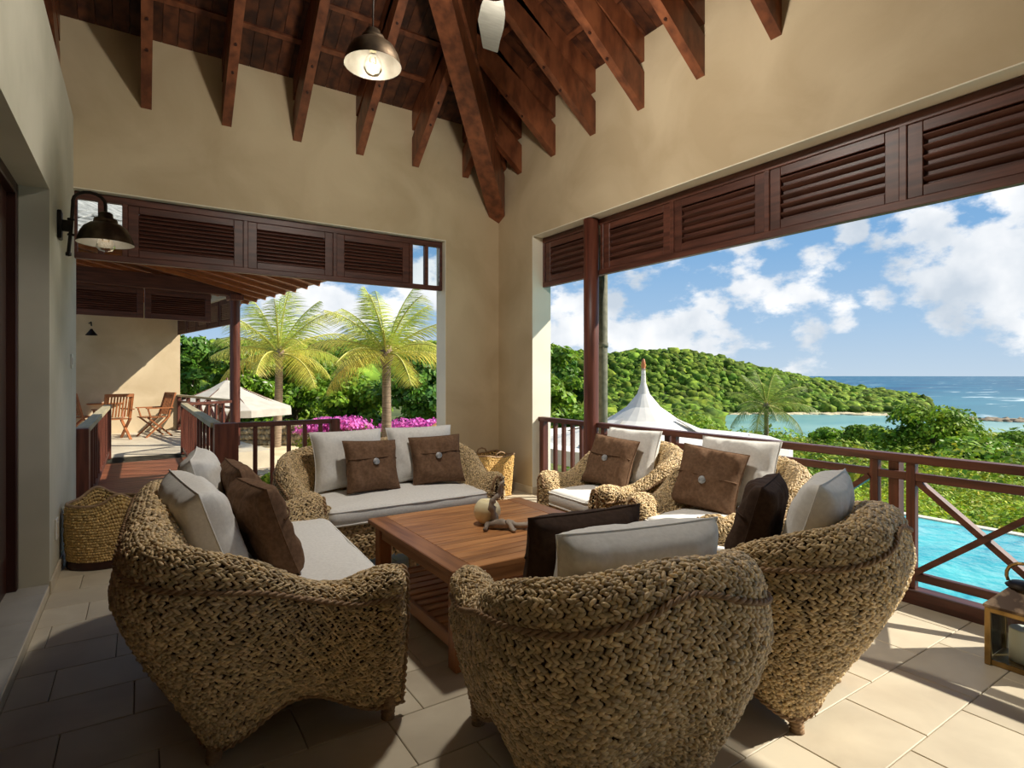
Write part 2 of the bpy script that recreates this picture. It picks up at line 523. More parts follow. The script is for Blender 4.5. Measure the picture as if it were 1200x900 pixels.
def inst(name, me, parent, loc, rot=(0, 0, 0), scale=None):
    o = bpy.data.objects.new(name, me)
    o.location = loc
    o.rotation_euler = rot
    if scale: o.scale = scale
    return link(o, parent)


def np_mesh(name, V, F, m, tint=None, smooth=False):
    """V (n,3), F (m,k) with k = 3 or 4, tint (n,3) point colours"""
    me = bpy.data.meshes.new(name)
    V = np.ascontiguousarray(V, dtype=np.float32)
    F = np.ascontiguousarray(F, dtype=np.int32)
    k = F.shape[1]
    me.vertices.add(len(V)); me.vertices.foreach_set('co', V.ravel())
    me.loops.add(F.size); me.loops.foreach_set('vertex_index', F.ravel())
    me.polygons.add(len(F))
    me.polygons.foreach_set('loop_start', np.arange(0, F.size, k, dtype=np.int32))
    me.polygons.foreach_set('loop_total', np.full(len(F), k, dtype=np.int32))
    if smooth:
        me.polygons.foreach_set('use_smooth', np.ones(len(F), dtype=bool))
    if tint is not None:
        ca = me.color_attributes.new('tint', 'FLOAT_COLOR', 'POINT')
        col = np.ones((len(V), 4), dtype=np.float32); col[:, :3] = tint
        ca.data.foreach_set('color', col.ravel())
    me.update(calc_edges=True)
    me.materials.append(m)
    return me


def copy_tree(o, parent=None):
    c = o.copy()
    C.objects.link(c)
    c.parent = parent
    for ch in list(o.children):
        copy_tree(ch, c)
    return c


# ------------------------------------------------------------------ room dimensions
XL, XR, XO = -.483, 3.878, 4.138       # left wall, right wall inner / outer face
YB, YO = 6.24, 6.48                    # back wall inner / outer face
YJ = 5.485                             # right opening starts here
XJ = 3.118                             # back opening ends here
YF = -2.2                              # wall behind the camera
XW = -3.2                              # far wall of the adjoining space
ZO = 3.045                             # opening head
ZT = 2.44                              # underside of the louvre band
ZW = 4.51                              # wall plate
SD, SL = .60, .82                      # slopes of roof deck and lower rafters
SMAX = 2.7
XE = XJ


def struct(name, mb, m, parent=None):
    o = mb.build(name, m, parent)
    if parent is None:
        o['kind'] = 'structure'
    return o


# floor slab and tiles
fl = struct('floor', MB().box(XW, XO + .02, YF - .2, YO, -.25, -.012), M['grout'])
TW, TH, GAP = .47, .31, .0035
tm = {}


def tile_mesh(w, h):
    key = (round(w, 3), round(h, 3))
    if key not in tm:
        b = MB().bbox(-w / 2, w / 2, -h / 2, h / 2, -.012, 0, .0025)
        me = b.mesh('tile'); me.materials.append(M['tile']); tm[key] = me
    return tm[key]


hidden = MB()
ny = 0
y = .965 - TH * 12
while y < YB:
    y1 = min(y + TH, YB)
    off = [0, .16, .31, .08, .24][ny % 5]
    x = XL - TW + ((2.72 + off - (XL - TW)) % TW) - TW
    while x < XO:
        x0, x1 = max(x, XL), min(x + TW, XO)
        if x1 - x0 > .03 and y1 - y > .03:
            cx, cy = (x0 + x1) / 2, (y + y1) / 2
            if cy > .4:
                inst('tile', tile_mesh(x1 - x0 - GAP, y1 - y - GAP), fl, (cx, cy, 0))
            else:
                hidden.bbox(x0 + GAP / 2, x1 - GAP / 2, y + GAP / 2, y1 - GAP / 2, -.012, 0, .0025)
        x += TW
    y += TH
    ny += 1
ho = hidden.build('tile', M['tile'], fl); ho['kind'] = 'stuff'

# walls
w = MB()
w.box(XW, XJ, YB, YO, ZO, ZW + .12)
w.box(XJ, XO, YB, YO, -.02, ZW + .12)
w.box(XW, XL - .25, YB, YO, -.02, ZO)
wall_back = struct('wall_back', w, M['plaster'])
w = MB()
w.box(XR, XO, YF, YJ, ZO, ZW + .12)
w.box(XR, XO, YJ, YB, -.02, ZW + .12)
struct('wall_right', w, M['plaster'])
tr = MB()
tr.box(XR - .004, XO + .003, YJ - .006, YJ, 0, ZO)
tr.box(XR - .004, XO + .003, YF, YJ, ZO - .008, ZO)
struct('trim_2', tr, M['reveal'])
tr = MB()
tr.box(XJ - .006, XJ, YB - .004, YO + .003, 0, ZO)
tr.box(XL, XJ, YB - .004, YO + .003, ZO - .008, ZO)
struct('trim_3', tr, M['reveal'])
ZD = 2.59
YD = 4.66
w = MB()
w.box(XL - .25, XL, YD, YO, -.02, 3.65)
w.box(XL - .25, XL, .2, YD, ZD, 3.65)
w.box(XL - .25, XL, YF, .2, -.02, 3.65)
struct('wall_left', w, M['plaster_pale'])
w = MB()
w.box(XW, XO, YF - .2, YF, ZO, 6.3)
w.box(XW, 2.2, YF - .2, YF, -.02, ZO)
w.box(XR - .2, XO, YF - .2, YF, -.02, ZO)
struct('wall_front', w, M['plaster'])
struct('terrace', MB().box(XL - 3, XO, YF - 7, YF - .2, -.25, -.01), M['paving'])  # unseen pale paving added behind the room to bounce sunlight inside
struct('wall_side', MB().box(XW - .2, XW, YF, YO, -.02, 6.3), M['plaster'])
struct('baseboard_left', MB().bbox(XL, XL + .012, YD, YB, 0, .085, .003), M['skirting'])
b = MB().bbox(XJ + .02, XR - .012, YB - .012, YB, 0, .085, .003)
struct('baseboard_back', b, M['skirting'])
b = MB().bbox(XR - .012, XR, YJ, YB, 0, .085, .003)
b.bbox(XR - .012, XO - .02, YJ - .012, YJ, 0, .085, .003)
struct('baseboard_right', b, M['skirting'])
# raised threshold in front of the door
th = struct('trim_1', MB().bbox(XL - .26, XL, .2, YD, -.01, .058, .004), M['skirting'])
yy = .25
while yy < YD:
    y1 = min(yy + .47, YD)
    MB().bbox(XL - .245, XL - .003, yy + .002, y1 - .002, .058, .068, .002).build('tile', M['sill'], th)
    yy += .47

# door
d = struct('door_1', MB().box(XL - .24, XL - .2, .3, YD - .02, .07, ZD - .05), M['door'])
MB().bbox(XL - .21, XL - .15, YD - .06, YD, .068, ZD, .006).build('door_frame', M['door'], d)
MB().bbox(XL - .21, XL - .15, .2, YD - .06, ZD - .07, ZD, .006).build('door_frame', M['door'], d)
for k in range(4):
    y0 = .4 + k * 1.06
    MB().bbox(XL - .2, XL - .188, y0 + .12, y0 + .94, .3, ZD - .25, .006).build('door_panel', M['door'], d)

# ------------------------------------------------------------------ ceiling: boards, battens, rafters, hip
cx0 = XW
ceil_b = MB().box(XW, XO - SMAX, YF, YO - SMAX, ZW + SD * SMAX + .1, ZW + SD * SMAX + .2)
ceiling = struct('ceiling', ceil_b, M['ceil'])


def zdeck(s):
    return ZW + SD * s


# boards run up the slope; back slope
BWD = .125
x = XW
while x < XR + .1:
    xa, xb = x + .002, x + BWD - .002
    sa, sb = min(SMAX, XR - xa), min(SMAX, XR - xb)
    if max(sa, sb) > .02 or True:
        s0 = -.26
        sa, sb = max(sa, s0 + .01), max(sb, s0 + .01)
        t = .03
        vs = [(xa, YB - s0, zdeck(s0)), (xb, YB - s0, zdeck(s0)), (xb, YB - sb, zdeck(sb)), (xa, YB - sa, zdeck(sa))]
        vs += [(p[0], p[1], p[2] + t) for p in vs]
        mb = MB().add(vs, [(0, 1, 2, 3), (7, 6, 5, 4), (0, 4, 5, 1), (1, 5, 6, 2), (2, 6, 7, 3), (3, 7, 4, 0)])
        mb.build('ceiling_board', M['ceil'], ceiling)
    x += BWD
yv = YF
while yv < YB + .1:
    ya, yb = yv + .002, yv + BWD - .002
    sa, sb = min(SMAX, YB - ya), min(SMAX, YB - yb)
    s0 = -.26
    sa, sb = max(sa, s0 + .01), max(sb, s0 + .01)
    t = .03
    vs = [(XR - s0, ya, zdeck(s0)), (XR - s0, yb, zdeck(s0)), (XR - sb, yb, zdeck(sb)), (XR - sa, ya, zdeck(sa))]
    vs += [(p[0], p[1], p[2] + t) for p in vs]
    MB().add(vs, [(0, 1, 2, 3), (7, 6, 5, 4), (0, 4, 5, 1), (1, 5, 6, 2), (2, 6, 7, 3), (3, 7, 4, 0)]).build('ceiling_board', M['ceil'], ceiling)
    yv += BWD
# roofing above (keeps the daylight out)
rb = MB()
rb.add([(XW, YB + .26, ZW - .16 + .1), (XR + .26, YB + .26, ZW - .16 + .1), (XR - SMAX, YB - SMAX, zdeck(SMAX) + .1), (XW, YB - SMAX, zdeck(SMAX) + .1)], [(0, 1, 2, 3)])
rb.add([(XR + .26, YB + .26, ZW - .06), (XR + .26, YF, ZW - .06), (XR - SMAX, YF, zdeck(SMAX) + .1), (XR - SMAX, YB - SMAX, zdeck(SMAX) + .1)], [(0, 1, 2, 3)])
rb.build('roof_felt', M['shingle'], ceiling)
# battens parallel to the walls
for k in range(7):
    s = .36 + .37 * k
    z = zdeck(s) - .012
    MB().bar((XW, YB - s, z), (XR - s, YB - s, z), .05, .03, (0, SD, 1)).build('batten', M['rafter'], ceiling)
    MB().bar((XR - s, YB - s, z), (XR - s, YF, z), .05, .03, (SD, 0, 1)).build('batten', M['rafter'], ceiling)
# rafters: an upper one under the deck and a steeper, deeper one below it
RW = .085
Z1, Z2 = 3.86, 4.285


def rafter_poly(s1):
    up = [(-.03, Z2 - .03 * SD), (s1, Z2 + SD * s1), (s1, zdeck(s1)), (-.03, zdeck(-.03))]
    lo = [(-.03, Z1 - .03 * SL), (s1, Z1 + SL * s1), (s1, min(Z1 + .33 + SL * s1, zdeck(s1))), (-.03, Z1 + .33 - .03 * SL)]
    return up, lo


def peg(mb, c):
    mb.lathe([(.0, -.004), (.014, -.004), (.014, .01), (0, .01)], c, 8, False)


for k in range(-3, 8):
    off = .834 * 1.4 / 1.4
for k in range(0, 10):
    o = (.49 + .6675 * k)            # distance of the rafter from the corner
    s1 = min(SMAX, o - .06)
    up, lo = rafter_poly(s1)
    xk, yk = XR - o, YB - o
    if xk > XW + .1:
        MB().prism([(YB - a, z) for a, z in up], 'x', xk - RW / 2, xk + RW / 2).build('rafter', M['rafter'], ceiling)
        q = MB().prism([(YB - a, z) for a, z in lo], 'x', xk - RW / 2, xk + RW / 2).build('lower_rafter', M['rafter'], ceiling)
        for s in (.42, .62, 1.1):
            if s < s1:
                p = MB(); p.lathe([(.013, -.012), (.013, .01)], (0, 0, 0), 8)
                p.add([(0.013 * math.cos(a * PI / 4), .013 * math.sin(a * PI / 4), -.012) for a in range(8)], [tuple(range(8))])
                pg = p.build('peg', M['door'], q, True); pg.location = (xk, YB - s, Z1 + SL * s); pg.rotation_euler = (-math.atan(SL), 0, 0)
    if yk > YF + .1:
        MB().prism([(XR - a, z) for a, z in up], 'y', yk - RW / 2, yk + RW / 2).build('rafter', M['rafter'], ceiling)
        q = MB().prism([(XR - a, z) for a, z in lo], 'y', yk - RW / 2, yk + RW / 2).build('lower_rafter', M['rafter'], ceiling)
        for s in (.42, .62, 1.1):
            if s < s1:
                p = MB(); p.lathe([(.013, -.012), (.013, .01)], (0, 0, 0), 8)
                p.add([(0.013 * math.cos(a * PI / 4), .013 * math.sin(a * PI / 4), -.012) for a in range(8)], [tuple(range(8))])
                pg = p.build('peg', M['door'], q, True); pg.location = (XR - s, yk, Z1 + SL * s); pg.rotation_euler = (0, math.atan(SL), 0)
# hip beam
def hip(z0, z1, slope, wid, s_lo, s_hi, name):
    n = Vector((1, -1, 0)).normalized() * (wid / 2)
    pts = []
    for s, zz in ((s_lo, 0), (s_hi, 0)):
        c = Vector((XR - s, YB - s, 0))
        for sg in (-1, 1):
            for zb in (z0, z1):
                pts.append(c + n * sg + Vector((0, 0, zb + slope * s)))
    # order: lo -lowz, lo -highz, lo + lowz, lo + highz, hi ...
    f = [(0, 1, 3, 2), (4, 6, 7, 5), (0, 2, 6, 4), (1, 5, 7, 3), (0, 4, 5, 1), (2, 3, 7, 6)]
    return MB().add(pts, f).build(name, M['rafter'], ceiling)


hip(3.36, 3.86, .86, .21, -.02, 2.9, 'hip_beam')
hip(3.95, 4.55, .62, .27, -.02, 2.9, 'hip_rafter')

# eaves outside (shade the openings)
eave = MB()
eave.add([(XO, YF - 1, 3.95), (5.25, YF - 1, 3.09), (5.25, 7.1, 3.09), (XO, YO, 3.95),
          (XO, YF - 1, 4.03), (5.25, YF - 1, 3.17), (5.25, 7.1, 3.17), (XO, YO, 4.03)],
         [(0, 1, 2, 3), (7, 6, 5, 4), (0, 4, 5, 1), (1, 5, 6, 2), (2, 6, 7, 3), (3, 7, 4, 0)])
eave.add([(XW, YO, 3.95), (XO, YO, 3.95), (4.6, 7.0, 3.6), (XW, 7.0, 3.6),
          (XW, YO, 4.03), (XO, YO, 4.03), (4.6, 7.0, 3.68), (XW, 7.0, 3.68)],
         [(3, 2, 1, 0), (4, 5, 6, 7), (1, 5, 4, 0), (2, 6, 5, 1), (3, 7, 6, 2), (0, 4, 7, 3)])
struct('ceiling_eave', eave, M['ceil'])


# ------------------------------------------------------------------ louvre bands in the openings
def louvre_band(name, along, a0, a1, pos, z0, z1, cells, nsl, m, mz):
    """along 'x' or 'y'; cells: list of (start, end, kind)"""
    dp = .06

    def bx(mb, s0, s1, zz0, zz1, d0=-dp / 2, d1=dp / 2, c=.004):
        if along == 'x':
            mb.bbox(s0, s1, pos + d0, pos + d1, zz0, zz1, c)
        else:
            mb.bbox(pos + d0, pos + d1, s0, s1, zz0, zz1, c)
        return mb
    fr = MB()
    bx(fr, a0, a1, z1 - .065, z1); bx(fr, a0, a1, z0, z0 + .055)
    for s0, s1, kind in cells:
        bx(fr, s0 - .022, s0 + .022, z0 + .05, z1 - .06)
    bx(fr, a1 - .03, a1, z0 + .05, z1 - .06)
    wob = struct(name, fr, m)
    zi0, zi1 = z0 + .055, z1 - .065
    for s0, s1, kind in cells:
        e0, e1 = s0 + .022, s1 - .022
        if kind == 'glass':
            g = MB(); bx(g, e0, e1, zi0, zi1, -.004, .004, .001)
            g.build('pane', M['glass'], wob)
            continue
        pf = MB()
        st = .085
        bx(pf, e0, e0 + st, zi0, zi1, -.02, .02); bx(pf, e1 - st, e1, zi0, zi1, -.02, .02)
        bx(pf, e0 + st, e1 - st, zi0, zi0 + st * .8, -.02, .02); bx(pf, e0 + st, e1 - st, zi1 - st * .8, zi1, -.02, .02)
        bx(pf, e0 + st, e1 - st, zi0 + st * .8, zi1 - st * .8, .012, .016)
        pn = pf.build('louvre_panel', m, wob)
        L_ = e1 - e0 - 2 * st
        za, zb = zi0 + st * .8, zi1 - st * .8
        pitch = (zb - za) / nsl
        sl = MB()
        if along == 'x':
            sl.bbox(-L_ / 2, L_ / 2, -.022, .022, -.005, .005, .002); rot = (R(38), 0, 0)
        else:
            sl.bbox(-.022, .022, -L_ / 2, L_ / 2, -.005, .005, .002); rot = (0, R(38), 0)
        me = sl.mesh('slat'); me.materials.append(m)
        for k in range(nsl):
            zc = za + pitch * (k + .5)
            cc = (e0 + e1) / 2
            inst('slat', me, pn, (cc, pos - .004, zc) if along == 'x' else (pos - .004, cc, zc), rot)
    return wob


YT = YB + .1
louvre_band('window_1', 'x', XL, XJ - .01, YT, ZT, ZO - .012,
            [(XL, XL + .19, 'glass'), (XL + .19, XL + .37, 'glass'), (XL + .37, .90, 'p'), (.90, 1.80, 'p'), (1.80, 2.70, 'p'),
             (2.70, 2.90, 'glass'), (2.90, XJ - .02, 'glass')], 9, M['mahog_x'], M['mahog_z'])
XT = XR + .17
cells = []
ye = YJ - .02
yb_ = [5.465, 4.62, 4.44]
cells = [(4.62, 5.445, 'p'), (4.44, 4.62, 'glass')]
yy = 4.44
while yy > YF + .9:
    cells.append((yy - .93, yy, 'p')); yy -= .93
cells = [(max(a, YF), b_, k) for a, b_, k in cells]
louvre_band('window_2', 'y', yy - .0, YJ - .01, XT, ZT + .01, ZO - .012, cells, 5, M['mahog_y'], M['mahog_z'])

# ------------------------------------------------------------------ round columns and outside pole
c = root('round_column', 'dark round timber column standing at the terrace railing', 'column', (3.955, 4.53, 0))
MB().lathe([(0, 0), (.085, 0), (.085, .04), (.078, .06), (.078, 1.6), (.08, 3.03), (0, 3.03)], (3.955, 4.53, 0), 20).build('shaft', M['mahog_z'], c)
MB().lathe([(.095, 0), (.095, .03), (.08, .035)], (3.955, 4.53, 0), 20).build('base_ring', M['mahog_z'], c)
px_, py_, _ = at(706.5, 7.5)
c = root('rain_pipe', 'weathered grey-green round pole just outside the railing beside the dark column', 'pole', (px_, py_, -1.9))
MB().lathe([(0, -1.9), (.062, -1.9), (.062, 3.3), (0, 3.3)], (px_, py_, 0), 16).build('shaft', M['pole'], c)
for zz in (.4, 1.77):
    MB().lathe([(.062, zz), (.07, zz), (.07, zz + .06), (.062, zz + .06)], (px_, py_, 0), 16).build('pipe_clip', M['pole'], c)

# ------------------------------------------------------------------ terrace railing (right)
XRL = 4.0
rl = root('terrace_railing', 'dark red timber terrace railing with crossed braces along the pool side', 'railing', (XRL, 2, 0))
RT = .91


def ry(y0, y1, z0, z1, w_=.05, name='rail', x=XRL):
    return MB().bbox(x - w_ / 2, x + w_ / 2, y0, y1, z0, z1, .004).build(name, M['mahog_y'], rl)


def rpost(y, z0=.09, z1=.865, w_=.05, x=XRL, dx=.05):
    return MB().bbox(x - dx / 2, x + dx / 2, y - w_ / 2, y + w_ / 2, z0, z1, .003).build('post', M['mahog_z'], rl)


ry(4.6, YJ, RT - .05, RT, .085, 'top_rail')
ry(YF, 4.46, RT - .05, RT, .085, 'top_rail')
ry(YF, 4.46, .75, .80, .042, 'middle_rail')
ry(YF, 4.46, .14, .19, .042, 'bottom_rail')
ry(YF, 4.46, 0.0, .09, .1, 'base_beam')
ry(4.6, YJ, 0.0, .09, .1, 'base_beam')
rpost(YJ - .06, w_=.075, dx=.075)
for k in range(4):
    MB().bbox(XRL - .02, XRL + .02, 5.20 - .155 * k - .02, 5.20 - .155 * k + .02, .09, RT - .05, .003).build('baluster', M['mahog_z'], rl)
pitch = .93
y1 = 4.38
first = True
while y1 - .72 > YF:
    y0 = y1 - .72
    rpost(y1); rpost(y0)
    for (za, zb) in ((.19, .75), (.75, .19)):
        MB().bar((XRL + (.012 if za < zb else -.012), y0 + .025, za), (XRL + (.012 if za < zb else -.012), y1 - .025, zb), .034, .055, (1, 0, 0)).build('brace', M['mahog_y'], rl)
    rpost(y0 - .1, 0.0, .865, .06, XRL + .05, .075)
    y1 -= pitch
# short upright sticks behind the far armchair
# ------------------------------------------------------------------ railing across the back opening and the footbridge
def stick_rail(name, label, p0, p1, nb, posts=True, wide=False, top=M['mahog_x'], rail_w=.1, zt=RT, group=None, z0=0.0, bal=.04):
    p0, p1 = Vector(p0), Vector(p1)
    o = root(name, label, 'railing', ((p0.x + p1.x) / 2, (p0.y + p1.y) / 2, z0), group=group)
    d = (p1 - p0)
    ln = d.length
    ux = abs(d.x) > abs(d.y)
    MB().bar((p0.x, p0.y, zt - .025), (p1.x, p1.y, zt - .025), rail_w, .05).build('top_rail', top, o)
    MB().bar((p0.x, p0.y, z0 + .1), (p1.x, p1.y, z0 + .1), .05, .05).build('bottom_rail', M['mahog_x'] if ux else M['mahog_y'], o)
    an = math.atan2(d.y, d.x)
    me = MB().bbox(-bal / 2, bal / 2, -bal / 2, bal / 2, z0 + .1, zt - .05, .003).mesh('baluster'); me.materials.append(M['mahog_z'])
    for k in range(nb):
        q = p0 + d * ((k + 1) / (nb + 1))
        inst('baluster', me, o, (q.x - o.location.x, q.y - o.location.y, -z0), (0, 0, an))
    return o


bx0, bx1 = -.45, .66
br = stick_rail('bridge_railing', 'left hand timber railing of the footbridge, beside the cream wall', (bx0, 6.62, 0), (bx0, 11.7, 0), 11, top=M['grey_rail'], bal=.03)
MB().bbox(bx0 - .13, bx0 + .06, 6.5, 6.64, 0, RT, .005).build('newel_post', M['mahog_z'], br)
MB().bbox(bx0 - .05, bx0 + .05, 11.65, 11.75, 0, RT, .005).build('newel_post', M['mahog_z'], br)
br = stick_rail('bridge_railing', 'right hand timber railing of the footbridge with weathered grey top', (bx1, 6.62, 0), (bx1, 11.7, 0), 11, top=M['grey_rail'], bal=.03)
MB().bbox(bx1 - .03, bx1 + .19, 6.42, 6.58, 0, RT, .005).build('newel_post', M['mahog_z'], br)
MB().bbox(bx1 - .05, bx1 + .05, 11.65, 11.75, 0, RT, .005).build('newel_post', M['mahog_z'], br)
br = stick_rail('stick_railing', 'short timber stick railing in the back opening behind the loveseat', (bx1 + .19, 6.5, 0), (1.86, 6.5, 0), 5, rail_w=.07)
MB().bbox(1.80, 1.9, 6.45, 6.55, 0, RT, .005).build('newel_post', M['mahog_z'], br)
# stair handrail beyond the jamb
sa_, sb_ = Vector(at(492, 9.6, .36)), Vector(at(530, 10.4, .68))
sr = root('stair_handrail', 'sloping timber stair handrail beside the cream corner pillar', 'handrail', (sa_.x, sa_.y, -1.8))
MB().bar(sa_, sb_, .09, .06).build('top_rail', M['teak'], sr)
for k in range(4):
    q = sa_.lerp(sb_, .05 + .3 * k)
    MB().bbox(q.x - .025, q.x + .025, q.y - .025, q.y + .025, -1.8, q.z, .003).build('baluster', M['mahog_z'], sr)

fb = root('footbridge', 'red-brown timber footbridge leading to the far terrace', 'bridge', (.12, 9.1, -.06))
n = 40
for k in range(n):
    ya = YB + .02 + k * (11.8 - YB) / n
    MB().bbox(bx0 - .2, bx1 + .08, ya + .003, ya + (11.8 - YB) / n - .003, -.03, 0, .003).build('deck_board', M['deck'], fb)
for xx in (bx0, .12, bx1):
    MB().bbox(xx - .05, xx + .05, YO, 11.8, -.26, -.03, .004).build('joist', M['mahog_y'], fb)

# ------------------------------------------------------------------ far wing (turned about ten degrees)
FA = R(10.2)
E1 = Vector((math.cos(FA), math.sin(FA), 0))
E2 = Vector((-math.sin(FA), math.cos(FA), 0))
F0 = Vector((1.6, 12.6, 0))
fw = root('far_wing', 'far cream plastered wing with louvred verandah and shingled roof', 'building', F0, FA)


def fpart(name, mb, m, parent=fw):
    return mb.build(name, m, parent, True)


fpart('wall', MB().box(-6, .05, 4.4, 4.7, -.02, 3.4), M['plaster'])
fpart('verandah_floor', MB().box(-6, .3, -1.2, 4.4, -.3, 0), M['tile'])
fpart('beam', MB().bbox(-4.2, .1, -.1, .1, 2.98, 3.26, .01), M['mahog_x'])
fpart('round_column', MB().lathe([(.095, -2), (.095, 2.98)], (0, 0, 0), 20), M['mahog_z'])
fpart('capital', MB().bbox(-.13, .13, -.13, .13, 2.9, 3.02, .01), M['mahog_z'])


def fpanel(x0, x1, y, z0, z1, nsl, rot=False):
    """louvre panel in the far wing; rot: runs along local y at x = y argument"""
    pf = MB()
    st = .1

    def bx(mb, a, b_, zz0, zz1, d0, d1):
        if not rot: mb.bbox(a, b_, y + d0, y + d1, zz0, zz1, .004)
        else: mb.bbox(y + d0, y + d1, a, b_, zz0, zz1, .004)
    bx(pf, x0, x0 + st, z0, z1, -.025, .025); bx(pf, x1 - st, x1, z0, z1, -.025, .025)
    bx(pf, x0 + st, x1 - st, z0, z0 + st, -.025, .025); bx(pf, x0 + st, x1 - st, z1 - st, z1, -.025, .025)
    p = fpart('louvre_panel', pf, M['mahog_x'])
    sl = MB()
    L_ = x1 - x0 - 2 * st
    if not rot: sl.bbox(-L_ / 2, L_ / 2, -.03, .03, -.006, .006, .002); r_ = (R(50), 0, 0)
    else: sl.bbox(-.03, .03, -L_ / 2, L_ / 2, -.006, .006, .002); r_ = (0, R(50), 0)
    me = sl.mesh('slat'); me.materials.append(M['mahog_x'])
    for k in range(nsl):
        zc = z0 + st + (z1 - z0 - 2 * st) * (k + .5) / nsl
        inst('slat', me, p, ((x0 + x1) / 2, y, zc) if not rot else (y, (x0 + x1) / 2, zc), r_)


for k in range(3):
    fpanel(-1.55 - 1.12 * k, -.45 - 1.12 * k, 0, 2.44, 2.98, 9)
for k in range(5):
    fpanel(.12 + .85 * k, .93 + .85 * k, .0, 2.44, 2.98, 9, True)
fpart('side_beam', MB().bbox(-.08, .08, .1, 4.4, 2.98, 3.2, .01), M['plaster_pale'])
# soffit: eave on the right, rising to the left, boards with rafters under it
SO = (lambda x, y_: 3.0 + .2 * (.55 - x))
so = MB()
A_ = [(.55, -2.95), (-3.0, -1.1), (-3.0, 5.0), (.55, 5.0)]
so.add([(a, b_, SO(a, b_)) for a, b_ in A_] + [(a, b_, SO(a, b_) + .06) for a, b_ in A_],
       [(0, 3, 2, 1), (4, 5, 6, 7), (0, 1, 5, 4), (1, 2, 6, 5), (2, 3, 7, 6), (3, 0, 4, 7)])
fpart('soffit', so, M['rafter'])
for k in range(16):
    yy = -2.7 + .5 * k
    xe = .53
    xs = max(-2.9, .55 - (yy + 2.95) * 3.55 / 1.85) if yy < -1.1 else -2.9
    if xe - xs > .15:
        fpart('rafter', MB().bar((xs, yy, SO(xs, 0) - .03), (xe, yy, SO(xe, 0) - .03), .045, .07), M['chair_teak'])
# shingled roof slope facing the house: courses of shingles
sh_me = MB().bbox(-.07, .07, -.16, .16, -.006, .006, .002).mesh('shingle'); sh_me.materials.append(M['shingle'])
rs = fpart('roof_slope', MB().add([(-3.4, -1.3, 3.62), (.6, -3.05, 3.02), (-.4, 5, 5.6), (-3.4, 5, 6.4)], [(0, 1, 2, 3)]), M['shingle'])
P00, P10, P01 = Vector((-3.3, -1.3, 3.63)), Vector((.55, -3.05, 3.03)), Vector((-3.3, 2.2, 5.15))
ex = (P10 - P00); eyv = (P01 - P00)
nrm_ = ex.cross(eyv).normalized()
from mathutils import Matrix
rotm = Matrix((ex.normalized(), nrm_.cross(ex.normalized()), nrm_)).transposed().to_euler()
cnt = 0
for j in range(9):
    for i in range(24):
        q = P00 + ex * ((i + .5 + (j % 2) * .5) / 27) + eyv * (j * .052 + .02) + nrm_ * (.012 + .006 * ((i * 7 + j * 3) % 3))
        o = inst('shingle', sh_me, rs, q, rotm)
        cnt += 1
# far terrace railing with crossed braces
fr = root('far_railing', 'distant timber railing with crossed braces edging the far terrace', 'railing', F0 + E1 * .02, FA)
for z0, z1, nm in ((.86, .91, 'top_rail'), (.72, .76, 'middle_rail'), (.12, .16, 'bottom_rail')):
    MB().bbox(-.04, .04, .1, 4.4, z0, z1, .004).build(nm, M['grey_rail'] if nm == 'top_rail' else M['mahog_y'], fr, True)
for k in range(6):
    MB().bbox(-.04, .04, .12 + .84 * k, .2 + .84 * k, 0, .86, .004).build('post', M['mahog_z'], fr, True)
    if k < 5:
        a = .2 + .84 * k
        MB().bar((0.01, a, .16), (.01, a + .76, .72), .035, .06, (1, 0, 0)).build('brace', M['mahog_y'], fr, True)
        MB().bar((-.01, a, .72), (-.01, a + .76, .16), .035, .06, (1, 0, 0)).build('brace', M['mahog_y'], fr, True)
stick_rail('corner_railing', 'short red timber railing joining the footbridge to the far column', (bx1, 11.75, 0), (1.5, 12.45, 0), 5, rail_w=.08)

# far wall lamp
q = F0 + E1 * -1.85 + E2 * 4.38
fl_ = root('far_wall_lamp', 'small dark bell lamp on the far cream wall above the teak dining set', 'lamp', (q.x, q.y, 2.33))
MB().tube([(q.x, q.y, 2.62), (q.x + .05, q.y - .18, 2.64), (q.x + .06, q.y - .22, 2.55)], .014, 6).build('arm', M['iron'], fl_)
MB().lathe([(.02, .15), (.04, .11), (.11, .02), (.12, 0), (.10, .02), (.03, .10)], (q.x + .06, q.y - .22, 2.33), 16).build('lamp_shade', M['iron'], fl_)


# ------------------------------------------------------------------ far dining furniture
def slat_chair(name, label, loc, rz, arms=True):
    o = root(name, label, 'chair', loc, rz, group='teak chairs on the far terrace')

    def P(n_, mb, m=M['chair_teak']): return mb.build(n_, m, o, True)
    # crossed folding legs
    for sx in (-.26, .26):
        P('leg', MB().bar((sx, .26, 0), (sx * .96, -.24, .47), .03, .05, (1, 0, 0)))
        P('leg', MB().bar((sx * .9, -.3, 0), (sx * .9, .2, .44), .03, .05, (1, 0, 0)))
        P('back_post', MB().bar((sx * .96, -.2, .42), (sx * .96, -.36, 1.0), .035, .05, (1, 0, 0)))
        if arms:
            P('armrest', MB().bar((sx * 1.08, -.3, .66), (sx * 1.08, .26, .66), .06, .025))
            P('arm_support', MB().bar((sx * 1.05, .16, .44), (sx * 1.05, .22, .65), .025, .04, (1, 0, 0)))
    for k in range(6):
        P('seat_slat', MB().bbox(-.25, .25, -.22 + .08 * k, -.15 + .08 * k, .44, .462, .003))
    for k in range(8):
        x = -.2 + .4 * k / 7
        P('back_slat', MB().bar((x, -.22, .5), (x, -.345, .95), .03, .016, (0, 1, 0)))
    P('top_rail', MB().bar((-.26, -.36, .97), (.26, -.36, .97), .03, .07))
    return o


def fwp(px, t):
    p = at(px, t); return (p[0], p[1], 0)


